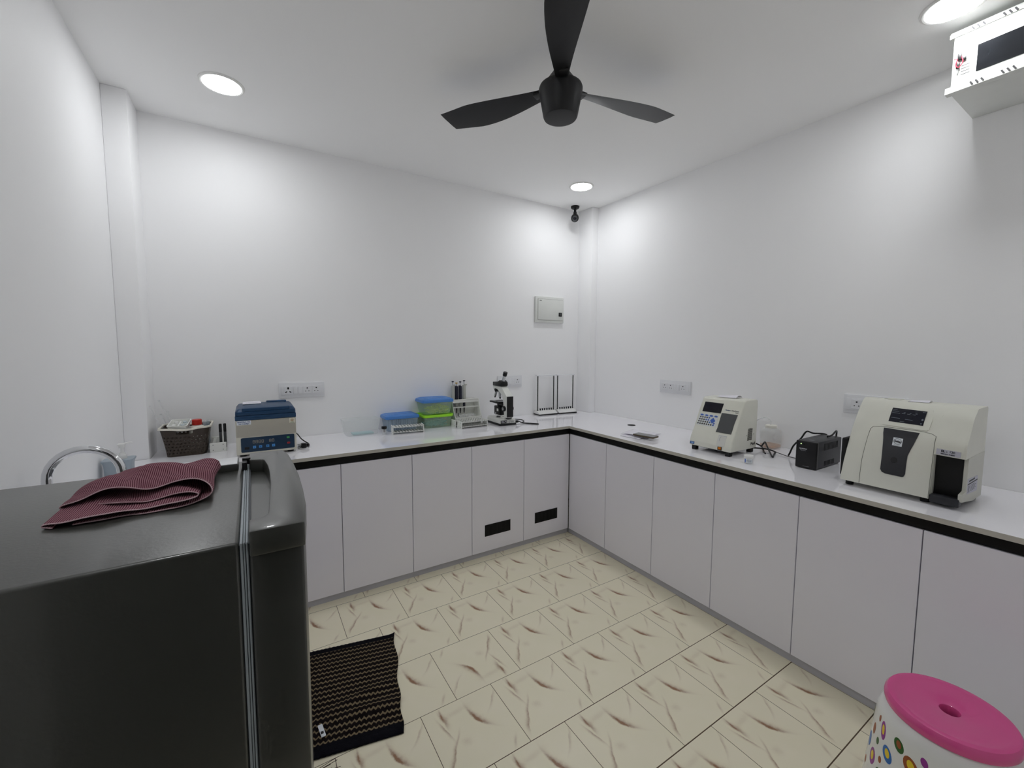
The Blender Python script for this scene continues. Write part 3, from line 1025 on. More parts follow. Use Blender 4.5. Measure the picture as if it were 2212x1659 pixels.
# things in the basket
tr = thing('sample_tray', (-2.367, 0.435, ZB + 0.14), 'white plastic tray of small items lying across the brown basket', 'tray')
mxt = Matrix.Rotation(math.radians(9), 4, 'X') @ Matrix.Rotation(math.radians(-4), 4, 'Z')
m = M()
m.loft([[(x, y, z) for x, y in rrect(w, d, .006, 3)] for z, w, d in ((.001, .072, .108), (.034, .082, .118), (.034, .088, .124), (.0365, .088, .124), (.0365, .079, .115), (.004, .069, .105))], caps=True)
m.bm.transform(mxt)
m.build('tray_shell', 'rackw', tr, world=False)
m = M()
m.box((-.003, -.05, .004), (.003, .05, .03)).box((-.034, -.003, .004), (.034, .003, .028))
m.bm.transform(mxt)
m.build('divider', 'rackw', tr, world=False)
for k, (x, y) in enumerate(((-.02, -.03), (.018, -.028), (-.018, .025), (.02, .03))):
    m = M().lathe([(0, 0), (.011, 0), (.0115, .004), (.0115, .02), (.009, .024), (.009, .029), (0, .03)], c=(x, y, .004), seg=18)
    m.bm.transform(mxt)
    o = m.build('reagent_vial', 'tube' if k % 2 else 'white', None, world=False)
    o.location = tr.location
    tag(o, ('small white vial in the front part of the tray on the basket', 'small clear vial in the front part of the tray on the basket', 'small white vial at the back of the tray on the basket', 'small clear vial at the back of the tray on the basket')[k], 'vial', 'vials in the white tray')
rb = thing('reagent_bottle', (-2.293, 0.455, ZB + 0.005), 'white bottle with a red cap standing in the brown basket', 'bottle')
M().lathe([(0, 0), (.034, 0), (.036, .004), (.036, .125), (.033, .138), (.022, .146), (.02, .15), (0, .15)], seg=32).build('bottle_body', 'hdpe', rb, world=False)
M().lathe([(0, .148), (.021, .148), (.0235, .15), (.0225, .176), (.02, .179), (0, .179)], seg=32).build('cap', 'red', rb, world=False)
for k, (x, y, h, lab) in enumerate(((-2.262, .49, .152, 'clear sample tube standing in the basket, nearer the red cap'), (-2.247, .512, .153, 'clear sample tube in the back right corner of the basket'))):
    solo(M().lathe([(0, 0), (.006, .001), (.0085, .007), (.0085, h), (.0095, h), (.0095, h + .006), (0, h + .009)], c=(x, y, ZB + .006), seg=18), 'sample_tube', 'tube', (x, y, ZB + .006), lab, 'test tube', 'tubes in the basket')
rods = [((-2.375, .50, .90), (-2.463, .535, 1.142), 'long clear glass rod leaning in the basket, tallest of the bundle'),
        ((-2.365, .49, .90), (-2.425, .50, 1.085), 'shorter clear glass rod in the basket, right of the bundle'),
        ((-2.385, .46, .90), (-2.447, .455, 1.075), 'shorter clear glass rod in the basket, lowest and front of the bundle'),
        ((-2.40, .455, .90), (-2.482, .40, 1.128), 'thin clear glass rod leaning towards the wall column')]
for a, b, lab in rods:
    a, b = Vector(a), Vector(b)
    d = (b - a).normalized()
    m = M().cyl(a, b, .0028, seg=12).cyl(b - d * .006, b, .0042, seg=12)
    solo(m, 'glass_rod', 'glass' if 'thin' not in lab else 'frost', a, lab, 'glass rod', 'glass rods in the basket')

# ------------------------------------------------------------------ acrylic tube racks
def rack(loc, rz, L, label, D=0.077, H=0.052, grp='white tube racks on the worktop'):
    t = thing('tube_rack', loc, label, 'test tube rack', grp, rz)
    for s in (-1, 1):
        e = M().box((s * L / 2 - .0025, -D / 2, 0), (s * L / 2 + .0025, D / 2, H), .0012, 1).build('end_plate', 'rackw', t, world=False)
        for y in (-D * .3, D * .3):
            for z in (.012, H - .012):
                M().cyl((s * (L / 2 + .0022), y, z), (s * (L / 2 + .0032), y, z), .0022, seg=10).build('screw_head', 'inkg', e, world=False)
    n = 10
    for z, nm in ((H - .011, 'upper_shelf'), (.010, 'lower_shelf')):
        m = M()
        # shelf with two rows of holes: rails and bridges around the openings
        dx = (L - .005) / n
        for y0, y1 in ((-D / 2, -D / 2 + .0125), (-.0125, .0125), (D / 2 - .0125, D / 2)):
            m.box((-L / 2, y0, z), (L / 2, y1, z + .005))
        for k in range(n + 1):
            xx = -L / 2 + .0025 + k * dx
            m.box((max(-L / 2, xx - .0042), -D / 2, z), (min(L / 2, xx + .0042), D / 2, z + .005))
        m.build(nm, 'rackw', t, world=False)
    return t


rack((-2.201, 0.500, ZB), PI / 2 + .02, 0.20, 'white tube rack with two dark tubes between basket and centrifuge')
rack((-1.124, 0.386, ZB), -.11, 0.207, 'white tube rack in front of the low blue lidded box', .075, .056)
rack((-0.643, 0.345, ZB), .04, 0.215, 'white tube rack in front of the pipette stand, nearer the edge', .072, .053)
rack((-0.657, 0.424, ZB), .04, 0.215, 'white tube rack in front of the pipette stand, behind its twin', .072, .053)
for x, lab in ((-2.187, 'dark tube standing in the left white rack, farther from the centrifuge'), (-2.166, 'dark tube standing in the left white rack, nearer the centrifuge')):
    t = thing('dark_tube', (x, 0.435, ZB + .012), lab, 'test tube', 'dark tubes in the left rack')
    M().lathe([(0, 0), (.005, .001), (.0068, .006), (.0068, .095), (0, .095)], seg=20).build('tube_body', 'charcoal', t, world=False)
    M().lathe([(0, .094), (.0072, .094), (.0072, .136), (.0055, .14), (0, .141)], seg=20).build('cap', 'dark', t, world=False)

# ------------------------------------------------------------------ centrifuge
ce = thing('centrifuge', (-1.965, 0.33, ZB), 'blue lidded cream lab centrifuge with a keypad, behind the fridge', 'centrifuge')
cx0, cx1, cy0, cy1 = -2.108, -1.824, 0.185, 0.475
M().box((cx0, cy0, 0.862), (cx1, cy1, 1.046), 0.004).build('housing', 'cream', ce)
M().box((cx0 + .002, cy0 - .0015, 0.957), (cx1 - .002, cy0 + .004, 1.044), 0.001).build('upper_front', 'creamd', ce)
M().box((cx0 - .001, cy0 - .002, 1.0465), (cx1 + .001, cy1 + .002, 1.071), 0.003).build('collar', 'navy', ce)
m = M().loft([[(x, y, z) for x, y in rrect(cx1 - cx0 - i * 2, cy1 - cy0 - i * 2, .012, 4, (cx0 + cx1) / 2, (cy0 + cy1) / 2)] for z, i in ((1.0735, .001), (1.076, 0), (1.092, .001), (1.106, .012), (1.108, .016))])
m.prism([(cx0 + .03, cy0 + .002), (cx0 + .045, cy0 - .001), (cx1 - .04, cy0 - .001), (cx1 - .028, cy0 + .002), (cx1 - .045, cy1 - .02), (cx0 + .05, cy1 - .02)], 'z', 1.095, 1.111, .003)
m.box((cx0 + .15, cy1 - .05, 1.10), (cx1 - .03, cy1 - .01, 1.118), .004)
m.build('lid', 'navy', ce)
solo(M().box((-2.075, .36, 1.1125), (-1.985, .455, 1.1155), .0008, 1).box((-2.06, .40, 1.1155), (-1.99, .45, 1.1185), .0006, 1), 'folded_paper', 'paper', (-2.03, .41, 1.112), 'folded white paper lying on the blue centrifuge lid', 'paper')
pn = M().prism(rrect(.252, .078, .006, 4, -1.961, .914), 'y', cy0 - .0025, cy0 + .002).build('control_panel', 'navyd', ce)
yk = cy0 - .003
m = M()
def seg7(m, x, z, w=.0085, h=.0145, th=.0018):
    for a, b in (((0, 0), (w, 0)), ((0, h / 2), (w, h / 2)), ((0, h), (w, h))):
        m.box((x + a[0], yk, z + a[1] - th / 2), (x + b[0], yk + .001, z + b[1] + th / 2))
    for xx in (0, w):
        m.box((x + xx - th / 2, yk, z), (x + xx + th / 2, yk + .001, z + h))
for k in range(4):
    seg7(m, -2.033 + k * .0135, .921)
for k in range(2):
    seg7(m, -1.957 + k * .0135, .921)
m.build('digit_display', 'seg', pn)
for x in (-2.034, -2.006, -1.973, -1.945):
    b = M().box((x, yk - .0005, .893), (x + .0145, yk + .001, .9065), .0006, 1).build('key', 'bluebtn', pn)
    M().box((x + .0045, yk - .0009, .8975), (x + .010, yk, .902)).build('key_symbol', 'bluelab', b)
M().box((-1.873, yk - .0005, .931), (-1.859, yk + .001, .941), .0006, 1).build('start_key', 'greenbtn', pn)
M().box((-1.872, yk - .0005, .9), (-1.857, yk + .001, .910), .0006, 1).build('stop_key', 'redbtn', pn)
M().box((-2.072, yk - .0015, .890), (-2.05, yk + .001, .903), .0008, 1).build('power_switch', 'black', pn)
st = M().box((-2.102, cy0 - .0025, 1.0235), (-2.038, cy0, 1.0455)).build('name_sticker', 'stick', ce)
m = text_bm(M(), 'ELECTRA - DL', .0092, (-2.07, cy0 - .0028, 1.0385), (1, 0, 0), (0, 0, 1), bold=.0002)
text_bm(m, 'Lab Centrifuge', .0078, (-2.07, cy0 - .0028, 1.0295), (1, 0, 0), (0, 0, 1), bold=.0002)
m.build('lettering', 'inkb', st)
st = M().box((-1.857, cy0 - .0025, 1.016), (-1.830, cy0, 1.043)).build('seal_sticker', 'creamrim', ce)
m = M()
for a in range(20):
    a0 = 2 * PI * a / 20
    m.box((-.0012, 0, -.0008), (.0012, .0006, .0008), mx=Matrix.Translation((-1.8435 + .0075 * math.cos(a0), cy0 - .003, 1.0315 + .0075 * math.sin(a0))) @ Matrix.Rotation(-a0 + PI / 2, 4, 'Y'))
m.box((-1.8465, cy0 - .003, 1.027), (-1.8415, cy0 - .0024, 1.0355))
m.build('gold_emblem', 'gold', st)
M().box((-1.853, cy0 - .003, 1.0185), (-1.834, cy0 - .0024, 1.0205)).build('green_line', 'greenp', st)
for x in (cx0 + .03, cx1 - .03):
    for y in (cy0 + .03, cy1 - .03):
        M().cyl((x, y, ZB), (x, y, .8625), .016).build('foot', 'soft', ce)
pc = M()
pc.tube([(-1.80, .40, .905), (-1.785, .35, .885), (-1.768, .31, .874), (-1.755, .285, .868), (-1.765, .262, .872)], .0032)
pc.tube([(-1.765, .262, .872), (-1.79, .25, .858), (-1.81, .28, .8545), (-1.79, .32, .8545), (-1.76, .31, .856), (-1.755, .27, .8545)], .0032)
pc.tube([(-1.815, .42, .92), (-1.80, .40, .905)], .0032)
pw = thing('mains_plug', (-1.775, .262, ZB), 'black mains plug and coiled cord beside the centrifuge', 'plug')
M().box((-1.797, .244, .851), (-1.768, .276, .878), .006).box((-1.77, .25, .855), (-1.752, .268, .874), .006).build('plug_body', 'black', pw)
for y, z in ((.251, .870), (.268, .872), (.26, .857)):
    M().cyl((-1.796, y, z), (-1.814, y - .008, z + .001), .0028, seg=10).build('pin', 'steel', pw)
pc.build('cord', 'black', pw)

# ------------------------------------------------------------------ plastic boxes
def tub(z0, z1, w0, d0, w1, d1, cx, cy, wall=.0016, r=.02):
    """thin walled open container"""
    m = M()
    S = []
    for z, w, d in ((z0, w0 - .012, d0 - .012), (z0 + .004, w0, d0), (z1, w1, d1)):
        S.append([(x, y, z) for x, y in rrect(w, d, r, 4, cx, cy)])
    for z, w, d in ((z1, w1 - 2 * wall, d1 - 2 * wall), (z0 + .005, w0 - 2 * wall, d0 - 2 * wall), (z0 + .002, w0 - .014, d0 - .014)):
        S.append([(x, y, z) for x, y in rrect(w, d, r - wall, 4, cx, cy)])
    return m.loft(S)


def lid(z, w, d, cx, cy, r=.022, h=.018):
    m = M().loft([[(x, y, zz) for x, y in rrect(w - i * 2, d - i * 2, r, 5, cx, cy)] for zz, i in
                  ((z - .008, .0), (z - .0085, -.003), (z, -.004), (z + h * .6, -.001), (z + h - .002, .012), (z + h, .016), (z + h - .0035, .024), (z + h - .0035, .03))])
    m.sphere((cx - w * .28, cy, z + h - .004), .03, (.9, .9, .14))
    m.sphere((cx + w * .28, cy, z + h - .004), .03, (.9, .9, .14))
    m.box((cx - w * .2, cy - .012, z + h - .006), (cx + w * .2, cy + .012, z + h - .001), .003)
    return m


e1 = thing('clear_container', (-1.412, .50, ZB), 'empty clear plastic container without lid, left of the blue lidded boxes', 'container')
tub(ZB + .0005, .955, .20, .125, .235, .15, -1.412, .495).build('container_body', 'frost', e1)
M().box((-1.47, .455, ZB + .006), (-1.335, .535, ZB + .012), .002).build('teal_liner', 'tealg', e1)

b1 = thing('lidded_box', (-1.135, .525, ZB), 'low clear plastic box with a bright blue lid, full of tubes', 'container', 'blue lidded plastic boxes')
tub(ZB + .0005, .948, .205, .135, .232, .158, -1.135, .525).build('box_body', 'frostb', b1)
lid(.948, .236, .162, -1.135, .525).build('lid', 'lidb', b1)
rnd = random.Random(11)
GT = 'sample tubes inside the low blue lidded box'
proto = None
k = 0
for ix in range(11):
    for iy in range(4):
        x, y = -1.215 + ix * .0158, .477 + iy * .028
        loc = (x + rnd.uniform(-.002, .002), y + rnd.uniform(-.003, .003), ZB + .006)
        if proto is None:
            m = M().lathe([(0, 0), (.004, .001), (.0058, .006), (.0058, .068), (.0064, .068), (.0064, .074), (0, .076)], seg=12)
            proto = m.build('sample_tube', 'tube', world=False)
            proto.location = loc
            tag(proto, 'clear sample tube standing inside the low blue lidded box', 'test tube', GT)
        else:
            c = proto.copy()
            COL.objects.link(c)
            c.location = loc
            c.rotation_euler = (rnd.uniform(-.06, .06), rnd.uniform(-.06, .06), 0)

b2 = thing('tip_box', (-.872, .52, ZB), 'teal plastic box with a lime green rim, bottom of the stack', 'container')
tub(ZB + .0005, .934, .195, .15, .222, .172, -.872, .525).build('box_body', 'frostg', b2)
m = M().loft([[(x, y, z) for x, y in rrect(.222 + i, .172 + i, .022, 5, -.872, .525)] for z, i in ((.930, .003), (.929, .008), (.940, .014), (.9445, .014), (.947, .012), (.947, -.002), (.940, -.004), (.932, -.004))])
m.prism(rrect(.222, .172, .022, 5, -.872, .525), 'z', .9375, .940)
m.build('rim_lid', 'lime', b2)
b3 = thing('lidded_box', (-.872, .525, .9475), 'clear plastic box with a blue lid stacked on the lime rimmed box', 'container', 'blue lidded plastic boxes')
tub(.9475, 1.046, .195, .148, .232, .176, -.872, .525).build('box_body', 'frostg', b3)
lid(1.046, .237, .182, -.872, .525, .024, .02).build('lid', 'lidb', b3)


def tips(n, box, z0, z1, r, Lr, mt, label, grp, name='pipette_tip'):
    """loose heap of small conical tips, each an object"""
    pr = None
    rr = random.Random(n)
    x0, x1, y0, y1 = box
    nx = int(math.ceil(n ** .5 * 1.1))
    for q in range(n):
        fx, fy = rr.random(), rr.random()
        hump = 1 - .7 * abs(fx - .55) - .2 * abs(fy - .5)
        z = z0 + (z1 - z0) * max(.02, hump) * (q / n)
        loc = (x0 + (x1 - x0) * fx, y0 + (y1 - y0) * fy, z)
        if pr is None:
            m = M().lathe([(0, -Lr), (r * .25, -Lr), (r, Lr * .7), (r * 1.1, Lr), (r * .8, Lr), (0, Lr * .9)], seg=8)
            pr = m.build(name, mt, world=False)
            tag(pr, label, 'pipette tip', grp)
            o = pr
        else:
            o = pr.copy()
            COL.objects.link(o)
        o.location = loc
        a = rr.uniform(0, 2 * PI)
        tl = rr.uniform(1.25, 1.6)
        o.rotation_euler = (tl * math.cos(a), tl * math.sin(a), rr.uniform(0, 6))


tips(200, (-.925, -.782, .462, .585), .953, 1.018, .0034, .014, 'tipy', 'small yellow pipette tip in the heap inside the upper box', 'yellow pipette tips in the upper box')
tips(150, (-.935, -.81, .475, .575), .859, .912, .0046, .027, 'tipb', 'long teal pipette tip in the heap inside the bottom box', 'teal pipette tips in the bottom box')

v = thing('specimen_vial', (-1.279, .405, ZB), 'tiny clear vial with a black screw cap and dropper, in front of the boxes', 'vial')
M().lathe([(0, .0005), (.014, .0005), (.0148, .003), (.0148, .036), (.012, .039), (.0125, .040), (.0108, .039), (.0132, .035), (.0132, .004), (0, .003)], seg=28).build('vial_glass', 'frost', v, world=False)
M().lathe([(0, .038), (.0165, .038), (.0178, .041), (.0178, .052), (.016, .055), (0, .055)], seg=28).build('cap', 'black', v, world=False)
M().box((-.005, -.004, .014), (.006, .004, .04), .001).build('dropper', 'black', v, world=False)

# ------------------------------------------------------------------ pipette stand
ps = thing('pipette_stand', (-.62, .53, ZB), 'white acrylic pipette stand with curved side panels behind the tube racks', 'pipette stand')
side = [(.60, .85), (.60, 1.036), (.53, 1.036), (.515, 1.03), (.505, .985), (.49, .945), (.472, .915), (.462, .907), (.462, .895), (.48, .85)]
for x in (-.728, -.504):
    M().prism(side, 'x', x - .0025, x + .0025, .0008, 1).build('side_panel', 'rackw', ps)
M().box((-.728, .596, .86), (-.504, .600, 1.034)).build('back_panel', 'rackw', ps)
M().box((-.728, .520, 1.012), (-.504, .525, 1.038), .001, 1).box((-.728, .52, 1.031), (-.504, .545, 1.036)).box((-.728, .58, 1.031), (-.504, .60, 1.036)).build('top_rail', 'rackw', ps)
M().box((-.728, .512, .974), (-.504, .545, .979)).box((-.728, .575, .974), (-.504, .60, .979)).build('middle_rail', 'rackw', ps)
M().box((-.728, .47, .885), (-.504, .598, .890)).box((-.728, .464, .85), (-.504, .469, .908)).build('bottom_tray', 'rackw', ps)
m = M()
for k in range(5):
    m.box((-.722 + k * .004, .4632, .872), (-.720 + k * .004, .4642, .880 - .002 * (k % 2)))
m.build('maker_mark', 'ink', ps)
GP = 'pipettes hanging in the white stand'
for k, (x, mt, mp, mh, lab) in enumerate((
        (-.707, 'pipw', 'pipn', 0.0, 'grey pipette at the left end of the stand'),
        (-.676, 'pipn', 'pipy', -.012, 'navy pipette with a mustard plunger knob'),
        (-.644, 'pipn', 'pipn', -.004, 'navy pipette with a navy plunger knob'),
        (-.611, 'pipw', 'pipn', .004, 'grey pipette with a tilted plunger, rightmost in the stand'))):
    y = .56
    t = thing('pipette', (x, y, .93), lab, 'pipette', GP)
    M().box((x - .0115, y - .011, 1.035), (x + .0115, y + .011, 1.145 + mh * .3), .004).build('handle', mt, t)
    M().box((x - .008, y - .008, .965), (x + .008, y + .008, 1.036), .003).build('barrel', 'pipw' if k in (1, 2) else 'pipn', t)
    M().cyl((x, y, .925), (x, y, .966), .0032, .0055, seg=14).build('tip_cone', 'black', t)
    M().cyl((x, y, 1.145 + mh * .3), (x, y, 1.172 + mh), .0038, seg=14).build('plunger_rod', 'silver', t)
    M().cyl((x, y, 1.171 + mh), (x, y, 1.179 + mh), .0085, .0095, seg=20, bev=.0015).build('plunger_knob', mp, t)
    if k in (0, 3):
        M().box((x, y - .012, 1.143), (x + (.016 if k == 0 else .021), y + .004, 1.153), .003).build('tip_ejector', 'pipw', t)
    else:
        M().box((x + .002, y - .012, 1.138), (x + .012, y + .004, 1.146), .003).build('tip_ejector', 'white', t)
# crumpled film packet in the stand's tray
m = M()
rr = random.Random(5)
S = []
for i in range(9):
    x = -.69 + i * .018
    S.append([(x + rr.uniform(-.004, .004), .51 + .03 * math.cos(a * PI / 4) + rr.uniform(-.006, .006), .908 + .014 * math.sin(a * PI / 4) + rr.uniform(-.005, .005)) for a in range(8)])
m.loft(S)
solo(m, 'film_packet', 'bag', (-.62, .51, .892), 'crumpled clear film packet lying in the pipette stand tray', 'packet')
solo(M().tube([(-.688, .50, .935), (-.687, .497, .915), (-.675, .49, .905), (-.65, .485, .903), (-.61, .487, .905)], .0028), 'bent_probe', 'black', (-.65, .49, .892),
     'thin black bent probe lying in the pipette stand tray', 'probe')

# ------------------------------------------------------------------ microscope (user side towards the camera)
mc = thing('microscope', (-.385, .37, ZB), 'white and black monocular microscope on the back worktop', 'microscope')
# base: wedge with cut corners, black skirt
foot = [(-.458, .262), (-.318, .250), (-.302, .29), (-.308, .47), (-.33, .51), (-.43, .515), (-.455, .475)]
M().prism(foot, 'z', ZB + .002, ZB + .016, .003).build('foot_skirt', 'black', mc)
up_ = [(-.452, .268), (-.322, .256), (-.308, .292), (-.314, .466), (-.334, .504), (-.428, .509), (-.449, .472)]
mid = Vector((-.385, .38))
m = M().loft([[(x, y, ZB + .0155) for x, y in up_], [(x, y, ZB + .040) for x, y in up_],
              [(mid.x + (x - mid.x) * .86, mid.y + (y - mid.y) * .9, ZB + .05) for x, y in up_]])
m.box((-.415, .268, ZB + .046), (-.345, .33, ZB + .066), .006)
bs = m.build('base', 'micw', mc, ang=.5)
M().prism([(-.425, .37), (-.385, .35), (-.35, .38), (-.385, .43)], 'z', ZB + .05, ZB + .0525).build('mirror_recess', 'black', bs)
M().box((-.448, .2555, ZB + .020), (-.398, .262, ZB + .040)).build('label_plate', 'ink', bs)
m = M()
for r_ in range(2):
    for k in range(5):
        if (k + r_) % 4 != 3:
            m.box((-.446 + k * .0095, .2548, ZB + .023 + r_ * .008), (-.4385 + k * .0095, .2556, ZB + .028 + r_ * .008))
m.build('label_print', 'silver', bs)
m = M()
for k in range(3):
    m.cyl((-.378 + k * .017, .2585, ZB + .026), (-.378 + k * .017, .2545, ZB + .026), .0035, seg=12)
m.box((-.382, .2555, ZB + .036), (-.335, .257, ZB + .0368)).box((-.382, .2553, ZB + .040), (-.345, .2568, ZB + .0408))
m.build('base_print', 'inkg', bs)
# pillar and arm (profile in y,z)
arm = [(.285, .91), (.30, 1.03), (.315, 1.075), (.36, 1.10), (.395, 1.118), (.455, 1.115), (.458, 1.14), (.33, 1.142), (.262, 1.086), (.245, 1.07), (.245, .91)]
M().prism(arm, 'x', -.408, -.352, .004).build('arm', 'micw', mc)
M().box((-.407, .238, .915), (-.353, .246, 1.072), .002).build('arm_cover', 'black', mc)
M().box((-.402, .25, ZB + .05), (-.358, .30, .914), .003).build('arm_foot', 'black', mc)
# head and eyepiece
M().prism([(.33, 1.142), (.455, 1.142), (.455, 1.172), (.385, 1.174), (.352, 1.19), (.322, 1.175), (.318, 1.15)], 'x', -.412, -.352, .004).build('head', 'black', mc)
ed = Vector((0.02, -.46, 1)).normalized()
e0 = Vector((-.382, .348, 1.168))
et = M().cyl(e0 + ed * .012, e0 + ed * .066, .0125, seg=28).build('eyepiece_tube', 'steel', mc)
M().cyl(e0 - ed * .006, e0 + ed * .016, .0185, .0155, seg=28, bev=.002).build('tube_collar', 'black', mc)
M().cyl(e0 + ed * .062, e0 + ed * .094, .0165, seg=28, bev=.003).build('eyepiece', 'black', et)
# turret and objectives
M().cyl((-.382, .425, 1.119), (-.382, .418, 1.096), .03, .026, seg=28, bev=.002).build('turret', 'black', mc)
for (a, b, r) in (((-.384, .442, 1.10), (-.384, .468, 1.045), .0095), ((-.376, .405, 1.098), (-.376, .398, 1.040), .010), ((-.362, .392, 1.10), (-.352, .378, 1.066), .0085)):
    a, b = Vector(a), Vector(b)
    d = b - a
    o = M().cyl(a, a + d * .82, r, seg=20).build('objective', 'steel', mc)
    M().cyl(a + d * .8, b, r * .85, r * .5, seg=20).build('objective_tip', 'dark', o)
# stage
sg = M().box((-.440, .315, 1.012), (-.328, .455, 1.024), .002).build('stage', 'black', mc)
M().box((-.425, .33, 1.0245), (-.35, .36, 1.027), .001).box((-.43, .37, 1.0245), (-.425, .44, 1.028)).build('slide_holder', 'steel', sg)
M().box((-.405, .30, .998), (-.360, .40, 1.013), .003).cyl((-.383, .385, 1.012), (-.383, .385, .975), .024, seg=24).box((-.405, .35, .915), (-.366, .445, .985), .006).build('substage_bracket', 'black', mc)
M().box((-.4058, .375, .945), (-.4048, .40, .965)).build('bracket_window', 'micw', mc)
for s in (-1, 1):
    kx = -.38 + s * .042
    k_ = M().cyl((-.38 + s * .026, .275, .978), (kx, .275, .978), .0205, seg=28, bev=.003).cyl((-.38 + s * .02, .275, .978), (-.38 + s * .03, .275, .978), .012).build('focus_knob', 'black', mc)
    M().cyl((kx, .275, .978), (kx + s * .004, .275, .978), .012, seg=22, bev=.001).build('fine_knob', 'steel', k_)
M().cyl((-.398, .41, .925), (-.412, .41, .925), .009, seg=18, bev=.001).build('condenser_knob', 'steel', mc)
mcord = M()
mcord.tube([(-.318, .278, .874), (-.285, .262, .872), (-.262, .26, .86), (-.235, .235, .855), (-.20, .19, .8545), (-.172, .168, .8545), (-.165, .183, .8545), (-.19, .215, .8545), (-.225, .245, .856), (-.255, .275, .858)], .0036)
mcord.tube([(-.255, .275, .858), (-.215, .30, .860), (-.21, .335, .866), (-.25, .352, .872), (-.29, .345, .878), (-.305, .335, .88)], .0036)
mcord.box((-.322, .255, .864), (-.292, .285, .882), .004)
mcord.build('power_cord', 'black', mc)

# ------------------------------------------------------------------ ESR stands
def esr(loc, rz, label):
    t = thing('pipette_rack_stand', loc, label, 'tube stand', 'white tall tube stands in the corner', rz)
    Wd = .192
    M().box((-Wd / 2, -.052, 0), (Wd / 2, .045, .010), .001, 1).build('base_strip', 'black', t, world=False)
    M().prism([(-.050, .010), (-.048, .016), (-.012, .038), (.035, .038), (.044, .010)], 'x', -Wd / 2 + .001, Wd / 2 - .001, .0015, 1).build('base', 'white', t, world=False)
    for s in (-1, 1):
        p_ = M().cyl((s * .083, .0, .037), (s * .083, .0, .345), .0042, seg=14).cyl((s * .083, 0, .036), (s * .083, 0, .043), .0075, seg=14).build('post', 'dark', t, world=False)
        M().box((s * .083 - .0075, .002, .04), (s * .083 - .0045, .006, .345)).box((s * .083 + .0045, .002, .04), (s * .083 + .0075, .006, .345)).build('post_edge', 'white', p_, world=False)
    M().box((-Wd / 2, -.012, .343), (Wd / 2, .02, .352), .001, 1).build('top_bar', 'plate', t, world=False)
    for k in range(6):
        x = -.058 + k * .0232
        M().cyl((x, -.004, .036), (x, -.004, .046), .0048, seg=12).cyl((x, -.004, .046), (x, -.004, .056), .0058, .0066, seg=12).build('tube_plug', 'black', t, world=False)
    return t


esr((.182, .553, ZB), -.07, 'white stand with two black posts and six black plugs, left of its twin')
esr((.390, .537, ZB), -.09, 'white stand with two black posts and six black plugs, touching the corner column')

# ================================================================== right worktop
tag(solo(M().cyl((.434, -.217, ZB + .0003), (.434, -.217, ZB + .002), .030, seg=36), 'cable_hole_cap', 'hole', (.434, -.217, ZB),
         'small round dark cable hole in the worktop beyond the phone', 'cable hole'), 'small round dark cable hole in the worktop beyond the phone', 'cable hole')

def sheet(pts, z, lift, name, label, nu=10, nv=10, mtl='paper'):
    """sheet of paper with soft lift; pts = 4 corners"""
    a, b, c, d = [Vector((x, y, 0)) for x, y in pts]
    S = []
    m = M()
    t = bmesh.new()
    G = []
    for i in range(nu + 1):
        r_ = []
        for j in range(nv + 1):
            u, v_ = i / nu, j / nv
            p = (a * (1 - u) + b * u) * (1 - v_) + (d * (1 - u) + c * u) * v_
            r_.append(t.verts.new((p.x, p.y, z + max(0, lift(u, v_)))))
        G.append(r_)
    for i in range(nu):
        for j in range(nv):
            t.faces.new((G[i][j], G[i + 1][j], G[i + 1][j + 1], G[i][j + 1]))
    m._merge(t)
    cen = (a + b + c + d) / 4
    o = m.build(name, mtl, shift=Vector((-cen.x, -cen.y, -z)))
    o.location = (cen.x, cen.y, z)
    so = o.modifiers.new('t', 'SOLIDIFY'); so.thickness = .0006; so.offset = 1
    return tag(o, label, 'paper', 'loose papers under the phone')


sheet([(.062, -.455), (.088, -.60), (.27, -.555), (.235, -.41)], ZB + .0012, lambda u, v: .003 * math.sin(v * 3.1) + .0015 * u, 'paper_sheet', 'folded white paper near the worktop edge, bottom of the two under the phone')
sheet([(.105, -.425), (.13, -.60), (.335, -.572), (.285, -.385)], ZB + .0065, lambda u, v: .003 + .004 * math.sin(u * 3 + v * 2) + .012 * max(0, u - .8) * v, 'paper_sheet', 'creased white paper lying right under the phone')
ph_ = thing('mobile_phone', (.147, -.60, ZB + .0145), 'grey mobile phone in a brown case lying on white papers', 'phone', None, math.radians(-81))
M().prism(rrect(.152, .074, .010, 5), 'z', 0, .0095, .002).build('case', 'phoneb', ph_, world=False)
M().prism(rrect(.148, .070, .009, 5), 'z', .0090, .0105, .0005, 1).build('back', 'phone', ph_, world=False)

# ------------------------------------------------------------------ keypad analyser
OP = [(.158, .874), (.160, .90), (.172, .933), (.206, .994), (.244, 1.08), (.279, 1.147)]
def xof(prof, z):
    if z <= prof[0][1]: return prof[0][0]
    for (x0, z0), (x1, z1) in zip(prof, prof[1:]):
        if z <= z1:
            return x0 + (x1 - x0) * (z - z0) / (z1 - z0)
    return prof[-1][0]
an = thing('keypad_analyser', (.28, -1.042, ZB), 'warm white benchtop analyser with a sloped front, blue keypad and dark screen', 'analyser')
poly = OP + [(.298, 1.154), (.40, 1.154), (.414, 1.146), (.414, .874)]
m = M().prism(poly, 'y', -1.171, -.915, .007, 3)
an_b = m.build('casing', 'omniw', an, ang=.7)
fo = lambda y, z, off: (xof(OP, z) - off * .9, y, z + off * .42)
def rect_rows(z0, z1, y0, y1, n=2):
    return [(z0 + (z1 - z0) * i / n, y0, y1) for i in range(n + 1)]
def disc_rows(cy, cz, ry, rz, n=8):
    return [(cz - rz * math.cos(PI * i / n), cy + ry * max(.05, math.sin(PI * i / n)), cy - ry * max(.05, math.sin(PI * i / n))) for i in range(n + 1)]
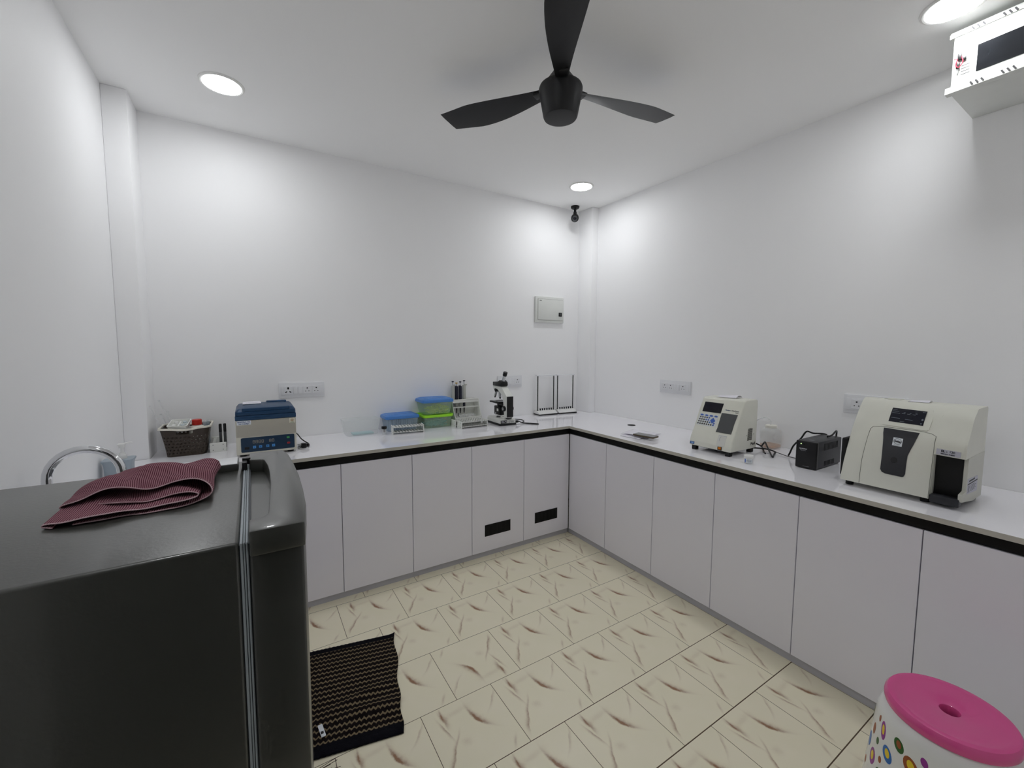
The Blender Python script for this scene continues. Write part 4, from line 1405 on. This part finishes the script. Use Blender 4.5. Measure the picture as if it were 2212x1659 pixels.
M().patch(rect_rows(1.069, 1.124, -.940, -1.055, 4), fo, .0012).build('display', 'screen', an)
kp = M().patch(rect_rows(.991, 1.058, -.927, -1.047, 4), fo, .0008).build('keypad', 'pad', an)
for k in range(4):
    M().patch(disc_rows(-.946 - k * .0293, 1.049, .0105, .0046), fo, .002, back=-.0004).build('function_key', 'kblue', kp)
rowsk = [(1.037, -.941, 5, 4), (1.0246, -.939, 5, 3), (1.0123, -.937, 6, 5), (1.0, -.935, 8, 7)]
for z, y0, n, nb in rowsk:
    for k in range(n):
        M().patch(disc_rows(y0 - k * .01365, z, .0045, .0042, 6), fo, .002, 3, back=-.0004).build('key', 'kblue' if k >= nb else 'kgrey', kp)
M().patch(disc_rows(-1.033, 1.0095, .0045, .0042, 6), fo, .002, 3, back=-.0004).build('key', 'kblue', kp)
M().patch([(1.024 - .016, -1.0205, -1.0215), (1.024, -1.005, -1.037), (1.024 + .016, -1.0205, -1.0215)], fo, .0022, 4, back=-.0004).build('arrow_key', 'kblue', kp)
M().patch(rect_rows(.969, 1.073, [-1.061][0], -1.149, 5), fo, .0014).build('cuvette_cover', 'charcoal', an)
M().patch([(.969, -1.0595, -1.1445), (1.0215, -1.067, -1.149), (1.073, -1.0755, -1.1545)], fo, .0024).build('cuvette_cover_face', 'charcoal', an)
sl = M().patch(rect_rows(.900, .957, -1.083, -1.131, 3), fo, .0006).build('sample_slot', 'omnis', an)
m = M().patch(rect_rows(.953, .956, -1.083, -1.131, 1), fo, .0016)
m.tube([(.168, -1.107, .953), (.158, -1.106, .946), (.155, -1.105, .930)], .0014, seg=8)
m.build('sipper_needle', 'steel', sl)
m = M().patch(rect_rows(.8775, .8955, -1.094, -1.1185, 2), fo, .0016)
sw = m.build('switch_frame', 'black', an)
M().patch(rect_rows(.8805, .893, -1.098, -1.1145, 2), fo, .0032).build('power_rocker', 'orange', sw)
bl = M().patch(rect_rows(.881, .8955, -.922, -.949, 2), fo, .0012).build('blue_badge', 'bluelab', an)
M().patch(rect_rows(.8855, .8915, -.927, -.944, 1), fo, .002).build('badge_print', 'paleb', bl)
sd = Vector((.035, 0, .0674)).normalized()
def fanchor(y, z, off=.0006): return fo(y, z, off)
m = text_bm(M(), 'Merilyzer', .0085, fanchor(-1.092, 1.0915), (0, -1, 0), sd, sx=.95)
m.build('lettering', 'inkb', an)
m = text_bm(M(), 'CliniQuant', .0115, fanchor(-1.1335, 1.0915), (0, -1, 0), sd, sx=.82)
text_bm(m, 'MICRO', .006, fanchor(-1.146, 1.0825), (0, -1, 0), sd, sx=.95)
m.build('lettering', 'inkg', an)
# side: vent and name
yS = -1.1714
m = M()
for k in range(14):
    z = .925 + k * .0049
    for c_ in range(3):
        x = .3185 + c_ * .0155 + (k - 7) * .0004
        m.box((x, yS - .0006, z + (c_ % 2) * .0015), (x + .0135, yS + .001, z + .0026 + (c_ % 2) * .0015))
for x, z in ((.309, .954), (.379, .957)):
    m.cyl((x, yS - .0008, z), (x, yS + .001, z), .0022, seg=10)
m.build('side_vent', 'hole', an)
text_bm(M(), 'Meril', .0245, (.3745, yS - .0004, .9025), (1, 0, 0), (0, 0, 1), sx=.9).build('lettering', 'ink', an)
for x in (.175, .385):
    for y in (-.945, -1.15):
        M().box((x - .014, y - .013, ZB), (x + .014, y + .013, .8755), .002).build('foot', 'soft', an)
M().box((.185, -1.15, .868), (.40, -.94, .8752)).cyl((.178, -1.088, .876), (.172, -1.086, .860), .0014, seg=8).build('underside_plate', 'slot', an)
a1 = sheet([(.30, -.99), (.31, -1.10), (.40, -1.09), (.39, -.98)], 1.1555, lambda u, v: .001 + .014 * math.sin(min(1, v * 1.1) * PI) * (0.4 + .6 * u), 'paper_sheet', 'curled white paper lying on top of the keypad analyser')
a1['group'] = 'papers on machines'

# sample jar
jr = thing('sample_jar', (.128, -1.285, ZB), 'small clear jar with a white lid in front of the black power unit', 'jar')
M().lathe([(0, .0005), (.0185, .0005), (.020, .003), (.020, .030), (.0188, .030), (.0188, .004), (0, .003)], seg=32).build('jar_body', 'frost', jr, world=False)
M().lathe([(0, .0285), (.0225, .0285), (.0235, .031), (.0235, .041), (.021, .0435), (0, .0435)], seg=36).build('lid', 'white', jr, world=False)
lbf = lambda a, z, off: ((.0203 + off) * math.cos(a), (.0203 + off) * math.sin(a), z)
lb = M().patch([(.006, 2.6, 4.6), (.026, 2.6, 4.6)], lbf, .0003, 10, back=0).build('label', 'stick', jr, world=False)
m = M().patch([(.007, 2.72, 2.98), (.025, 2.72, 2.98)], lbf, .0007, 3, back=0)
m.build('label_band', 'kblue', lb, world=False)
m = M()
for z in (.011, .016, .021):
    m.patch([(z, 3.2, 4.3), (z + .0012, 3.2, 4.3)], lbf, .0007, 6, back=0)
m.build('label_print', 'inkg', lb, world=False)

# waste bottle
wb = thing('waste_bottle', (.595, -1.158, ZB), 'milky square bottle holding a little orange liquid, against the right wall', 'bottle')
m = M().loft([[(x, y, z) for x, y in rrect(w, w, r, 5)] for z, w, r in ((.001, .086, .016), (.006, .094, .018), (.094, .096, .02), (.108, .088, .022), (.116, .062, .025), (.124, .056, .026), (.124, .052, .024), (.114, .057, .022), (.104, .08, .018), (.09, .090, .017), (.008, .088, .016), (.004, .08, .014))])
m.build('bottle_body', 'frost', wb, world=False)
M().loft([[(x, y, z) for x, y in rrect(w, w, .016, 5)] for z, w in ((.0048, .078), (.009, .086), (.021, .0865))]).build('liquid', 'liquid', wb, world=False)
M().lathe([(0, .12), (.03, .12), (.031, .123), (.031, .134), (.028, .137), (0, .137)], seg=32).build('cap', 'hdpe', wb, world=False)
M().tube([(-.004, .0, .136), (-.006, .004, .165), (-.02, .03, .178), (-.035, .065, .16), (-.06, .10, .13)], .0026).build('tubing', 'bag', wb, world=False)

# analyser cables
m = M()
m.tube([(.42, -1.10, .905), (.455, -1.125, .893), (.50, -1.155, .868), (.44, -1.20, .8545), (.40, -1.23, .8545)], .0042)
m.tube([(.41, -1.14, .868), (.45, -1.175, .866), (.48, -1.205, .862), (.47, -1.245, .858), (.425, -1.265, .8545), (.36, -1.29, .8545)], .0042)
m.tube([(.50, -1.155, .868), (.515, -1.16, .885), (.50, -1.175, .897), (.47, -1.2, .885), (.415, -1.245, .864), (.352, -1.292, .8545), (.40, -1.275, .8545), (.46, -1.255, .86)], .0042)
solo(m, 'power_cable', 'black', (.42, -1.2, ZB), 'thick looped black cable lying behind the small white lidded jar', 'cable')
solo(M().tube([(.455, -1.25, .862), (.45, -1.285, .858), (.44, -1.33, .8545), (.44, -1.375, .8545), (.45, -1.41, .87)], .002), 'thin_cable', 'black', (.45, -1.33, ZB),
     'thin black cable reaching the side of the black power unit', 'cable')

# ------------------------------------------------------------------ backup power unit
us = thing('backup_power_unit', (.39, -1.485, ZB), 'black box shaped backup power unit with a green lamp, left of the big ivory analyser', 'power unit')
M().box((.285, -1.531, ZB + .004), (.545, -1.440, .987), .004, 3).build('casing', 'dpanel', us)
f_ = M().box((.271, -1.532, ZB + .002), (.292, -1.439, .9865), .005, 3).build('front_panel', 'black', us)
M().cyl((.2715, -1.4625, .972), (.2695, -1.4625, .972), .0026, seg=14).build('lamp', 'led', f_)
M().cyl((.2715, -1.475, .9705), (.2697, -1.475, .9705), .0055, seg=18, bev=.0005).build('power_button', 'soft', f_)
m = text_bm(M(), 'NUMERIC', .0078, (.2706, -1.4725, .948), (0, -1, 0), (0, 0, 1), bold=.00025)
text_bm(m, 'Digital 600 Ex', .0044, (.2706, -1.4725, .9405), (0, -1, 0), (0, 0, 1))
m.box((.2706, -1.4745, .8625), (.271, -1.5015, .8632))
m.build('lettering', 'silver', f_)
for k in range(11):
    x = .35 + k * .0145
    M().box((x, -1.5318, .94), (x + .0055, -1.5295, .974), .0004, 1).build('vent_slot', 'hole', us)
    if k < 8:
        M().box((x + .01, -1.5318, .862), (x + .0155, -1.5295, .886), .0004, 1).build('vent_slot', 'hole', us)
M().box((.31, -1.497, .9868), (.335, -1.475, .9873)).build('top_sticker', 'inkg', us)
for x in (.30, .53):
    for y in (-1.52, -1.452):
        M().cyl((x, y, ZB), (x, y, .8555), .007, seg=12).build('foot', 'soft', us)
m = M()
m.tube([(.548, -1.47, .95), (.56, -1.455, .985), (.50, -1.42, .992), (.48, -1.395, .999), (.47, -1.375, .96), (.46, -1.345, .915), (.455, -1.33, .87), (.45, -1.325, .8555)], .0042)
m.tube([(.548, -1.50, .93), (.59, -1.49, .985), (.56, -1.50, 1.012), (.50, -1.505, .998), (.46, -1.5, .992)], .0042)
m.tube([(.548, -1.455, .90), (.56, -1.42, .91), (.52, -1.40, .93), (.48, -1.39, .90), (.45, -1.38, .8555)], .0042)
m.build('mains_cables', 'black', us)

# ------------------------------------------------------------------ big analyser
EL = [(.146, .872), (.169, .939), (.204, 1.018), (.254, 1.107), (.308, 1.176), (.343, 1.212)]
ER = [(.140, .872), (.143, .98), (.150, 1.09), (.175, 1.121), (.216, 1.186), (.258, 1.214)]
Y0E, Y1E = -1.672, -2.052
def blend(y):
    t = max(0.0, min(1.0, (y - Y0E) / (Y1E - Y0E)))
    return t
def ex(y, z):
    t = blend(y)
    return xof(EL, z) * (1 - t) + xof(ER, z) * t
ea = thing('large_analyser', (.28, -1.86, ZB), 'big ivory blood analyser with a touch screen and dark trapezoid panel', 'analyser')
YB_E = -1.962     # main block ends, sampling bay begins
def esec(y, z0=.872, inset=0.0):
    zs = [z0 + (1.205 - z0) * k / 16 for k in range(17)]
    t = blend(y)
    zt = 1.219
    pts = [(ex(y, z) + inset, y, z) for z in zs]
    pts += [(ex(y, 1.205) + .012 + .008 * (1 - t) + inset, y, zt - .003), (ex(y, 1.205) + .03 + inset, y, zt), (.405 - inset, y, zt), (.415 - inset, y, zt - .01), (.415 - inset, y, z0)]
    return pts
ys = [Y0E - .0005, Y0E - .004, Y0E - .012] + [Y0E - .012 + (YB_E - Y0E + .012) * k / 10 for k in range(1, 11)]
S = [esec(y, inset=(.010 if i == 0 else .003 if i == 1 else 0)) for i, y in enumerate(ys)]
M().loft(S).build('main_casing', 'beige', ea, ang=.5)
# right column: upper part above the sampling bay, side wall and back
S = []
for y in [YB_E + .0005, YB_E - .02, YB_E - .05, YB_E - .075, -2.043, -2.050]:
    e = .004 if y < -2.045 else 0
    S.append([(ex(y, 1.042) + e, y, 1.042), (ex(y, 1.066) + e, y, 1.066)] + [(ex(y, z) + e, y, z) for z in (1.08, 1.095, 1.11, 1.13, 1.15, 1.17, 1.19, 1.205)] + [(ex(y, 1.205) + .014 + e, y, 1.216), (ex(y, 1.205) + .03, y, 1.219), (.405, y, 1.219), (.415, y, 1.21), (.415, y, 1.042)])
M().loft(S).build('upper_right_casing', 'beige', ea, ang=.5)
M().prism([(.142, .884), (.142, .912), (.187, .918), (.190, 1.042), (.415, 1.042), (.415, .862), (.30, .862)], 'y', -2.051, -2.039, .0015, 1).build('side_panel', 'beiged', ea)
M().box((.196, -2.039, .862), (.40, YB_E, 1.050)).build('bay_back', 'black', ea)
M().box((.165, -2.0385, .858), (.196, YB_E - .001, .888), .003).box((.138, -2.044, .862), (.17, YB_E - .002, .892), .004).build('sampling_tray', 'dpanel', ea)
M().box((.191, -2.038, .892), (.197, YB_E - .001, 1.046)).build('bay_liner', 'black', ea)
M().box((.17, YB_E - .0015, .872), (.19, YB_E - .0002, 1.045)).build('bay_cheek', 'beiged', ea)
# front decals follow the curved front
fe = lambda y, z, off: (ex(y, z) - off, y, z + off * .3)
def edge_line(m, pts, w=.0014, off=.0006):
    """thin line over the front, pts in (y,z)"""
    P = []
    for (a, b), (c, d) in zip(pts, pts[1:]):
        n = max(2, int(math.hypot(c - a, d - b) / .012))
        P += [(a + (c - a) * k / n, b + (d - b) * k / n) for k in range(n)]
    P.append(pts[-1])
    m.tube([fe(y, z, off * .2) for y, z in P], w * .55, seg=6, raw=True)
m = M()
edge_line(m, [(-1.744, .874), (-1.739, .973), (-1.741, 1.06), (-1.744, 1.098), (-1.752, 1.109), (-1.788, 1.114), (-1.91, 1.117), (-1.945, 1.114), (-1.960, 1.107), (-1.9605, 1.05), (-1.9605, .94), (-1.9605, .874)])
m.build('door_gap', 'groove', ea)
scr = M().patch(rect_rows(1.137, 1.191, -1.798, -1.913, 6), fe, .0030).build('touch_screen', 'screen2', ea)
M().patch([(1.121, -1.783, -1.928), (1.127, -1.776, -1.934), (1.16, -1.772, -1.936), (1.197, -1.776, -1.93), (1.201, -1.782, -1.925)], fe, .0022, 10).build('screen_surround', 'beige', ea)
m = M()
def dash(z, a, b, h=.0016):
    m.patch([(z, a, b), (z + h, a, b)], fe, .0036, 3, back=-.0028)
for z, a, b in ((1.184, -1.801, -1.816), (1.178, -1.801, -1.824), (1.171, -1.802, -1.829), (1.172, -1.835, -1.846), (1.172, -1.853, -1.864), (1.172, -1.871, -1.881), (1.176, -1.841, -1.847), (1.176, -1.860, -1.866), (1.1765, -1.88, -1.886), (1.152, -1.803, -1.833), (1.151, -1.851, -1.876), (1.141, -1.836, -1.851), (1.185, -1.902, -1.911)):
    dash(z, a, b)
m.patch(disc_rows(-1.9065, 1.158, .0035, .0035, 6), fe, .0036, 3, back=-.0028)
m.patch(disc_rows(-1.905, 1.143, .0025, .002, 6), fe, .0036, 3, back=-.0028)
m.build('screen_text', 'glow', scr)
dp = M().patch([(.932, -1.826, -1.879), (.936, -1.814, -1.884), (.946, -1.807, -1.887), (.989, -1.805, -1.886), (1.017, -1.803, -1.886), (1.045, -1.800, -1.893), (1.069, -1.797, -1.900), (1.09, -1.793, -1.905), (1.110, -1.790, -1.909)], fe, .0018, 8).build('dark_front_panel', 'dpanel', ea)
M().patch(disc_rows(-1.846, .991, .011, .012, 8), fe, .0024, 5, back=-.0016).build('panel_button', 'black', dp)
lg = M().patch([(1.047, -1.831, -1.863), (1.079, -1.8315, -1.8635)], fe, .0024, 4, back=-.0016).build('logo_plate', 'stick', dp)
m = M()
P = [fe(-1.8473 + .0128 * math.cos(a * PI / 16), 1.065 + .0108 * math.sin(a * PI / 16), .0027) for a in range(33)]
m.tube(P, .00065, seg=6, raw=True)
text_bm(m, 'Erba', .0115, fe(-1.8473, 1.0645, .0034), fe(-1.857, 1.0645, 0) and (Vector(fe(-1.858, 1.0645, 0)) - Vector(fe(-1.838, 1.0645, 0))), Vector(fe(-1.8473, 1.07, 0)) - Vector(fe(-1.8473, 1.06, 0)), bold=.00025, depth=.0007)
for k in range(5):
    m.patch([(1.0495, -1.8375 - k * .004, -1.8405 - k * .004), (1.0505, -1.8375 - k * .004, -1.8405 - k * .004)], fe, .0028, 1, back=-.0024)
m.build('lettering', 'ink', lg)
ns = M().patch([(1.0445, -1.968, -2.036), (1.0655, -1.9685, -2.0365)], fe, .0014, 4).build('name_strip', 'stickl', ea)
td = Vector(fe(-2.03, 1.055, 0)) - Vector(fe(-1.97, 1.055, 0))
m = text_bm(M(), 'EL -', .0112, fe(-1.9905, 1.0590, .0022), td, (.006, 0, .1), bold=.0003, depth=.0006)
text_bm(m, 'Electrolyte Analyzer', .0058, fe(-2.001, 1.0495, .0022), td, (.006, 0, .1), sx=.85, depth=.0006)
m.build('lettering', 'ink', ns)
text_bm(M(), '120', .0112, fe(-2.0125, 1.0590, .0022), td, (.006, 0, .1), depth=.0006).build('lettering', 'inkg', ns)
rl = M().prism([(.195, .906), (.338, .897), (.334, .957), (.195, .963)], 'y', -2.0516, -2.0505).build('rating_label', 'stickl', ea)
m = M().box((.197, -2.0522, .9395), (.333, -2.0514, .9435))
m.box((.215, -2.0522, .949), (.29, -2.0514, .955))
m.build('rating_bar', 'ink', rl)
m = M()
for k in range(5):
    m.box((.204, -2.052, .911 + k * .0052), (.225, -2.0514, .9135 + k * .0052))
    m.box((.238, -2.052, .911 + k * .0052), (.30 + .015 * (k % 2), -2.0514, .9128 + k * .0052))
m.build('rating_print', 'inkg', rl)
M().box((.205, -1.672, .876), (.36, -1.652, 1.045), .006, 2).build('side_cover', 'soft', ea)
for x, y in ((.18, -1.70), (.38, -1.70), (.175, -1.945), (.38, -2.03)):
    M().cyl((x, y, ZB), (x, y, .874), .014, seg=18, bev=.001).build('foot', 'soft', ea)
m = M().box((.36, -1.80, 1.2185), (.41, -1.745, 1.2215), .001, 1)
m.build('rear_hatch', 'beiged', ea)
a2 = sheet([(.32, -1.835), (.325, -1.90), (.40, -1.895), (.395, -1.83)], 1.2195, lambda u, v: .001 + .006 * u * math.sin(v * 3), 'paper_sheet', 'small white note with print lying on top of the big ivory analyser', 6, 6)
a2['group'] = 'papers on machines'

# ================================================================== on the floor
# striped mat
def mat_rug():
    o0 = Vector((-1.468, -.431))
    du = Vector((-.376, .079)).normalized() * .385
    dv = Vector((-.127, -.56)).normalized() * .575
    nu, nv = 44, 66
    verts, uvs = [], []
    rr = random.Random(2)
    for i in range(nv + 1):
        for j in range(nu + 1):
            u, v = j / nu, i / nv
            p = o0 + du * u + dv * v
            ed = .006 * math.sin(v * 15) * math.exp(-u * 9)
            p = p + du.normalized() * (ed + .008 * math.exp(-((v - .78) / .08) ** 2) * math.exp(-u * 8) - .010 * math.exp(-((v - .93) / .07) ** 2) * math.exp(-u * 8))
            z = .007 + .010 * math.exp(-(((v - .62) - .22 * (u - .45)) / .045) ** 2) * math.exp(-((u - .42) / .3) ** 2) + .012 * math.exp(-((v - .74) / .05) ** 2) * math.exp(-((u - .3) / .35) ** 2)
            z += .0012 * math.sin(v * 132) + .001 * math.sin(u * 140)
            z += .008 * math.exp(-u * 40) * math.exp(-v * 20)
            verts.append((p.x + 1.65, p.y + .68, max(.004, z)))
            uvs.append((u, 1 - v))
    faces = [(i * (nu + 1) + j, i * (nu + 1) + j + 1, (i + 1) * (nu + 1) + j + 1, (i + 1) * (nu + 1) + j) for i in range(nv) for j in range(nu)]
    me = bpy.data.meshes.new('floor_mat')
    me.from_pydata(verts, [], faces)
    ul = me.uv_layers.new(name='UVMap')
    for lp in me.loops:
        ul.data[lp.index].uv = uvs[lp.vertex_index]
    me.materials.append(MT['rug'])
    for f in me.polygons:
        f.use_smooth = True
    o = bpy.data.objects.new('floor_mat', me)
    COL.objects.link(o)
    o.location = (-1.65, -.68, 0.0)
    so = o.modifiers.new('t', 'SOLIDIFY'); so.thickness = .0035; so.offset = -1
    tag(o, 'dark chenille mat with thin tan zigzag stripes on the tiled floor', 'mat')
    c = M().box((-1.862, -.86, .012), (-1.846, -.80, .0128))
    c.bm.transform(Matrix.Translation((-1.854, -.83, 0)) @ Matrix.Rotation(.1, 4, 'Z') @ Matrix.Translation((1.854, .83, 0)))
    lab = c.build('care_label', 'stick', o)
    M().box((-1.859, -.846, .0128), (-1.849, -.834, .0133)).build('label_print', 'ink', lab)


mat_rug()

# broom bristles beside the fridge
br = thing('floor_broom', (-1.90, -1.06, 0.0), 'brown broom bristles poking out beside the fridge below the striped mat', 'broom')
M().box((-1.965, -1.10, .012), (-1.945, -1.01, .045), .006).tube([(-1.955, -1.055, .035), (-2.0, -1.11, .35), (-2.03, -1.16, .62)], .010).build('broom_head', 'brown', br)
m = M()
rr = random.Random(9)
for k in range(90):
    y = -1.10 + .09 * rr.random()
    a = Vector((-1.948, y, .02 + .018 * rr.random()))
    L = .07 + .06 * rr.random()
    b = a + Vector((L, (y + 1.055) * .5 + rr.uniform(-.02, .02), -.012 - .008 * rr.random()))
    b.z = max(.002, b.z)
    mid_ = (a + b) / 2 + Vector((0, 0, .006 * rr.random()))
    m.tube([a, mid_, b], .0009, seg=4, n=3)
o = m.build('bristles', 'bristle', br)
o['kind'] = 'stuff'

# pink topped stool
stl = thing('plastic_stool', (-.375, -2.158, 0.0), 'white plastic stool with coloured dots and a pink round seat', 'stool')
prof_s = [(.185, .0), (.187, .006), (.183, .03), (.176, .12), (.168, .20), (.161, .28), (.1545, .34), (.1515, .355), (.143, .375), (.130, .386), (.126, .392)]
M().lathe(prof_s + [(.120, .392), (.15, .34), (.175, .02), (.178, 0), (.185, 0)], seg=72).build('drum_body', 'stoolw', stl, world=False)
M().lathe([(.021, .385), (.021, .409), (.0225, .4125), (.026, .414), (.10, .4145), (.116, .417), (.126, .4195), (.134, .417), (.140, .408), (.1415, .398), (.139, .388), (.132, .383), (.128, .385), (.126, .395), (.05, .400), (.028, .385), (.021, .385)], seg=72).build('seat', 'pink', stl, world=False)
def rz_(z):
    P = sorted(prof_s, key=lambda q: q[1])
    for (r0, z0), (r1, z1) in zip(P, P[1:]):
        if z <= z1:
            return r0 + (r1 - r0) * (z - z0) / max(1e-6, z1 - z0)
    return P[-1][0]
fs = lambda a, z, off: ((rz_(z) + off) * math.cos(a), (rz_(z) + off) * math.sin(a), z)
def dot(th, z, ra, rz2, mt, inner=None, tilt=0.0):
    def rows(ra, rz2, n=10, dz=0.0):
        return [(z + dz - rz2 * math.cos(PI * i / n), math.radians(th) + tilt * (-math.cos(PI * i / n)) * ra - ra * max(.03, math.sin(PI * i / n)), math.radians(th) + tilt * (-math.cos(PI * i / n)) * ra + ra * max(.03, math.sin(PI * i / n))) for i in range(n + 1)]
    o = M().patch(rows(ra, rz2), fs, .0004, 8, back=.0003).build('dot', mt, stl, world=False)
    if inner:
        M().patch(rows(ra * .5, rz2 * .55, dz=.003), fs, .0008, 6, back=-.0003).build('dot_centre', inner, o, world=False)
dot(135.5, .318, .060, .026, 'dpur', 'dyel', -.4)
dot(154.5, .322, .085, .018, 'dgrn', 'dbrn', -.3)
dot(145.0, .268, .095, .022, 'dblu', 'dyel', -.3)
dot(126.5, .210, .085, .026, 'dpur', 'dyel')
dot(130.5, .271, .035, .011, 'dgrn')
dot(138.0, .231, .035, .010, 'dbrn')
dot(166.6, .292, .11, .024, 'dbrn', 'dyel', -.3)
dot(176.0, .327, .05, .012, 'dpur', None, -.3)
dot(127.0, .336, .03, .010, 'dbrn')
dot(120.0, .286, .05, .018, 'dbrn')
dot(113.0, .235, .07, .024, 'dblu')
dot(112.0, .160, .05, .012, 'dbrn')
dot(138.0, .190, .05, .014, 'dgrn')
for th, z, a, b, mt, inn in ((188, .29, .08, .02, 'dpur', 'dyel'), (205, .31, .05, .014, 'dblu', None), (222, .28, .09, .022, 'dgrn', 'dyel'), (160, .22, .09, .022, 'dpur', 'dyel'), (180, .22, .06, .016, 'dblu', 'dyel'),
                             (200, .21, .10, .024, 'dbrn', 'dyel'), (150, .14, .10, .024, 'dgrn', 'dyel'), (172, .13, .07, .018, 'dpur', None), (195, .12, .1, .024, 'dblu', 'dyel'), (245, .30, .06, .016, 'dbrn', None),
                             (240, .20, .1, .024, 'dpur', 'dyel'), (225, .13, .08, .02, 'dblu', None), (97, .30, .07, .02, 'dgrn', 'dyel'), (85, .24, .09, .022, 'dpur', 'dyel'), (268, .25, .09, .022, 'dblu', 'dyel')):
    dot(th, z, a, b, mt, inn)
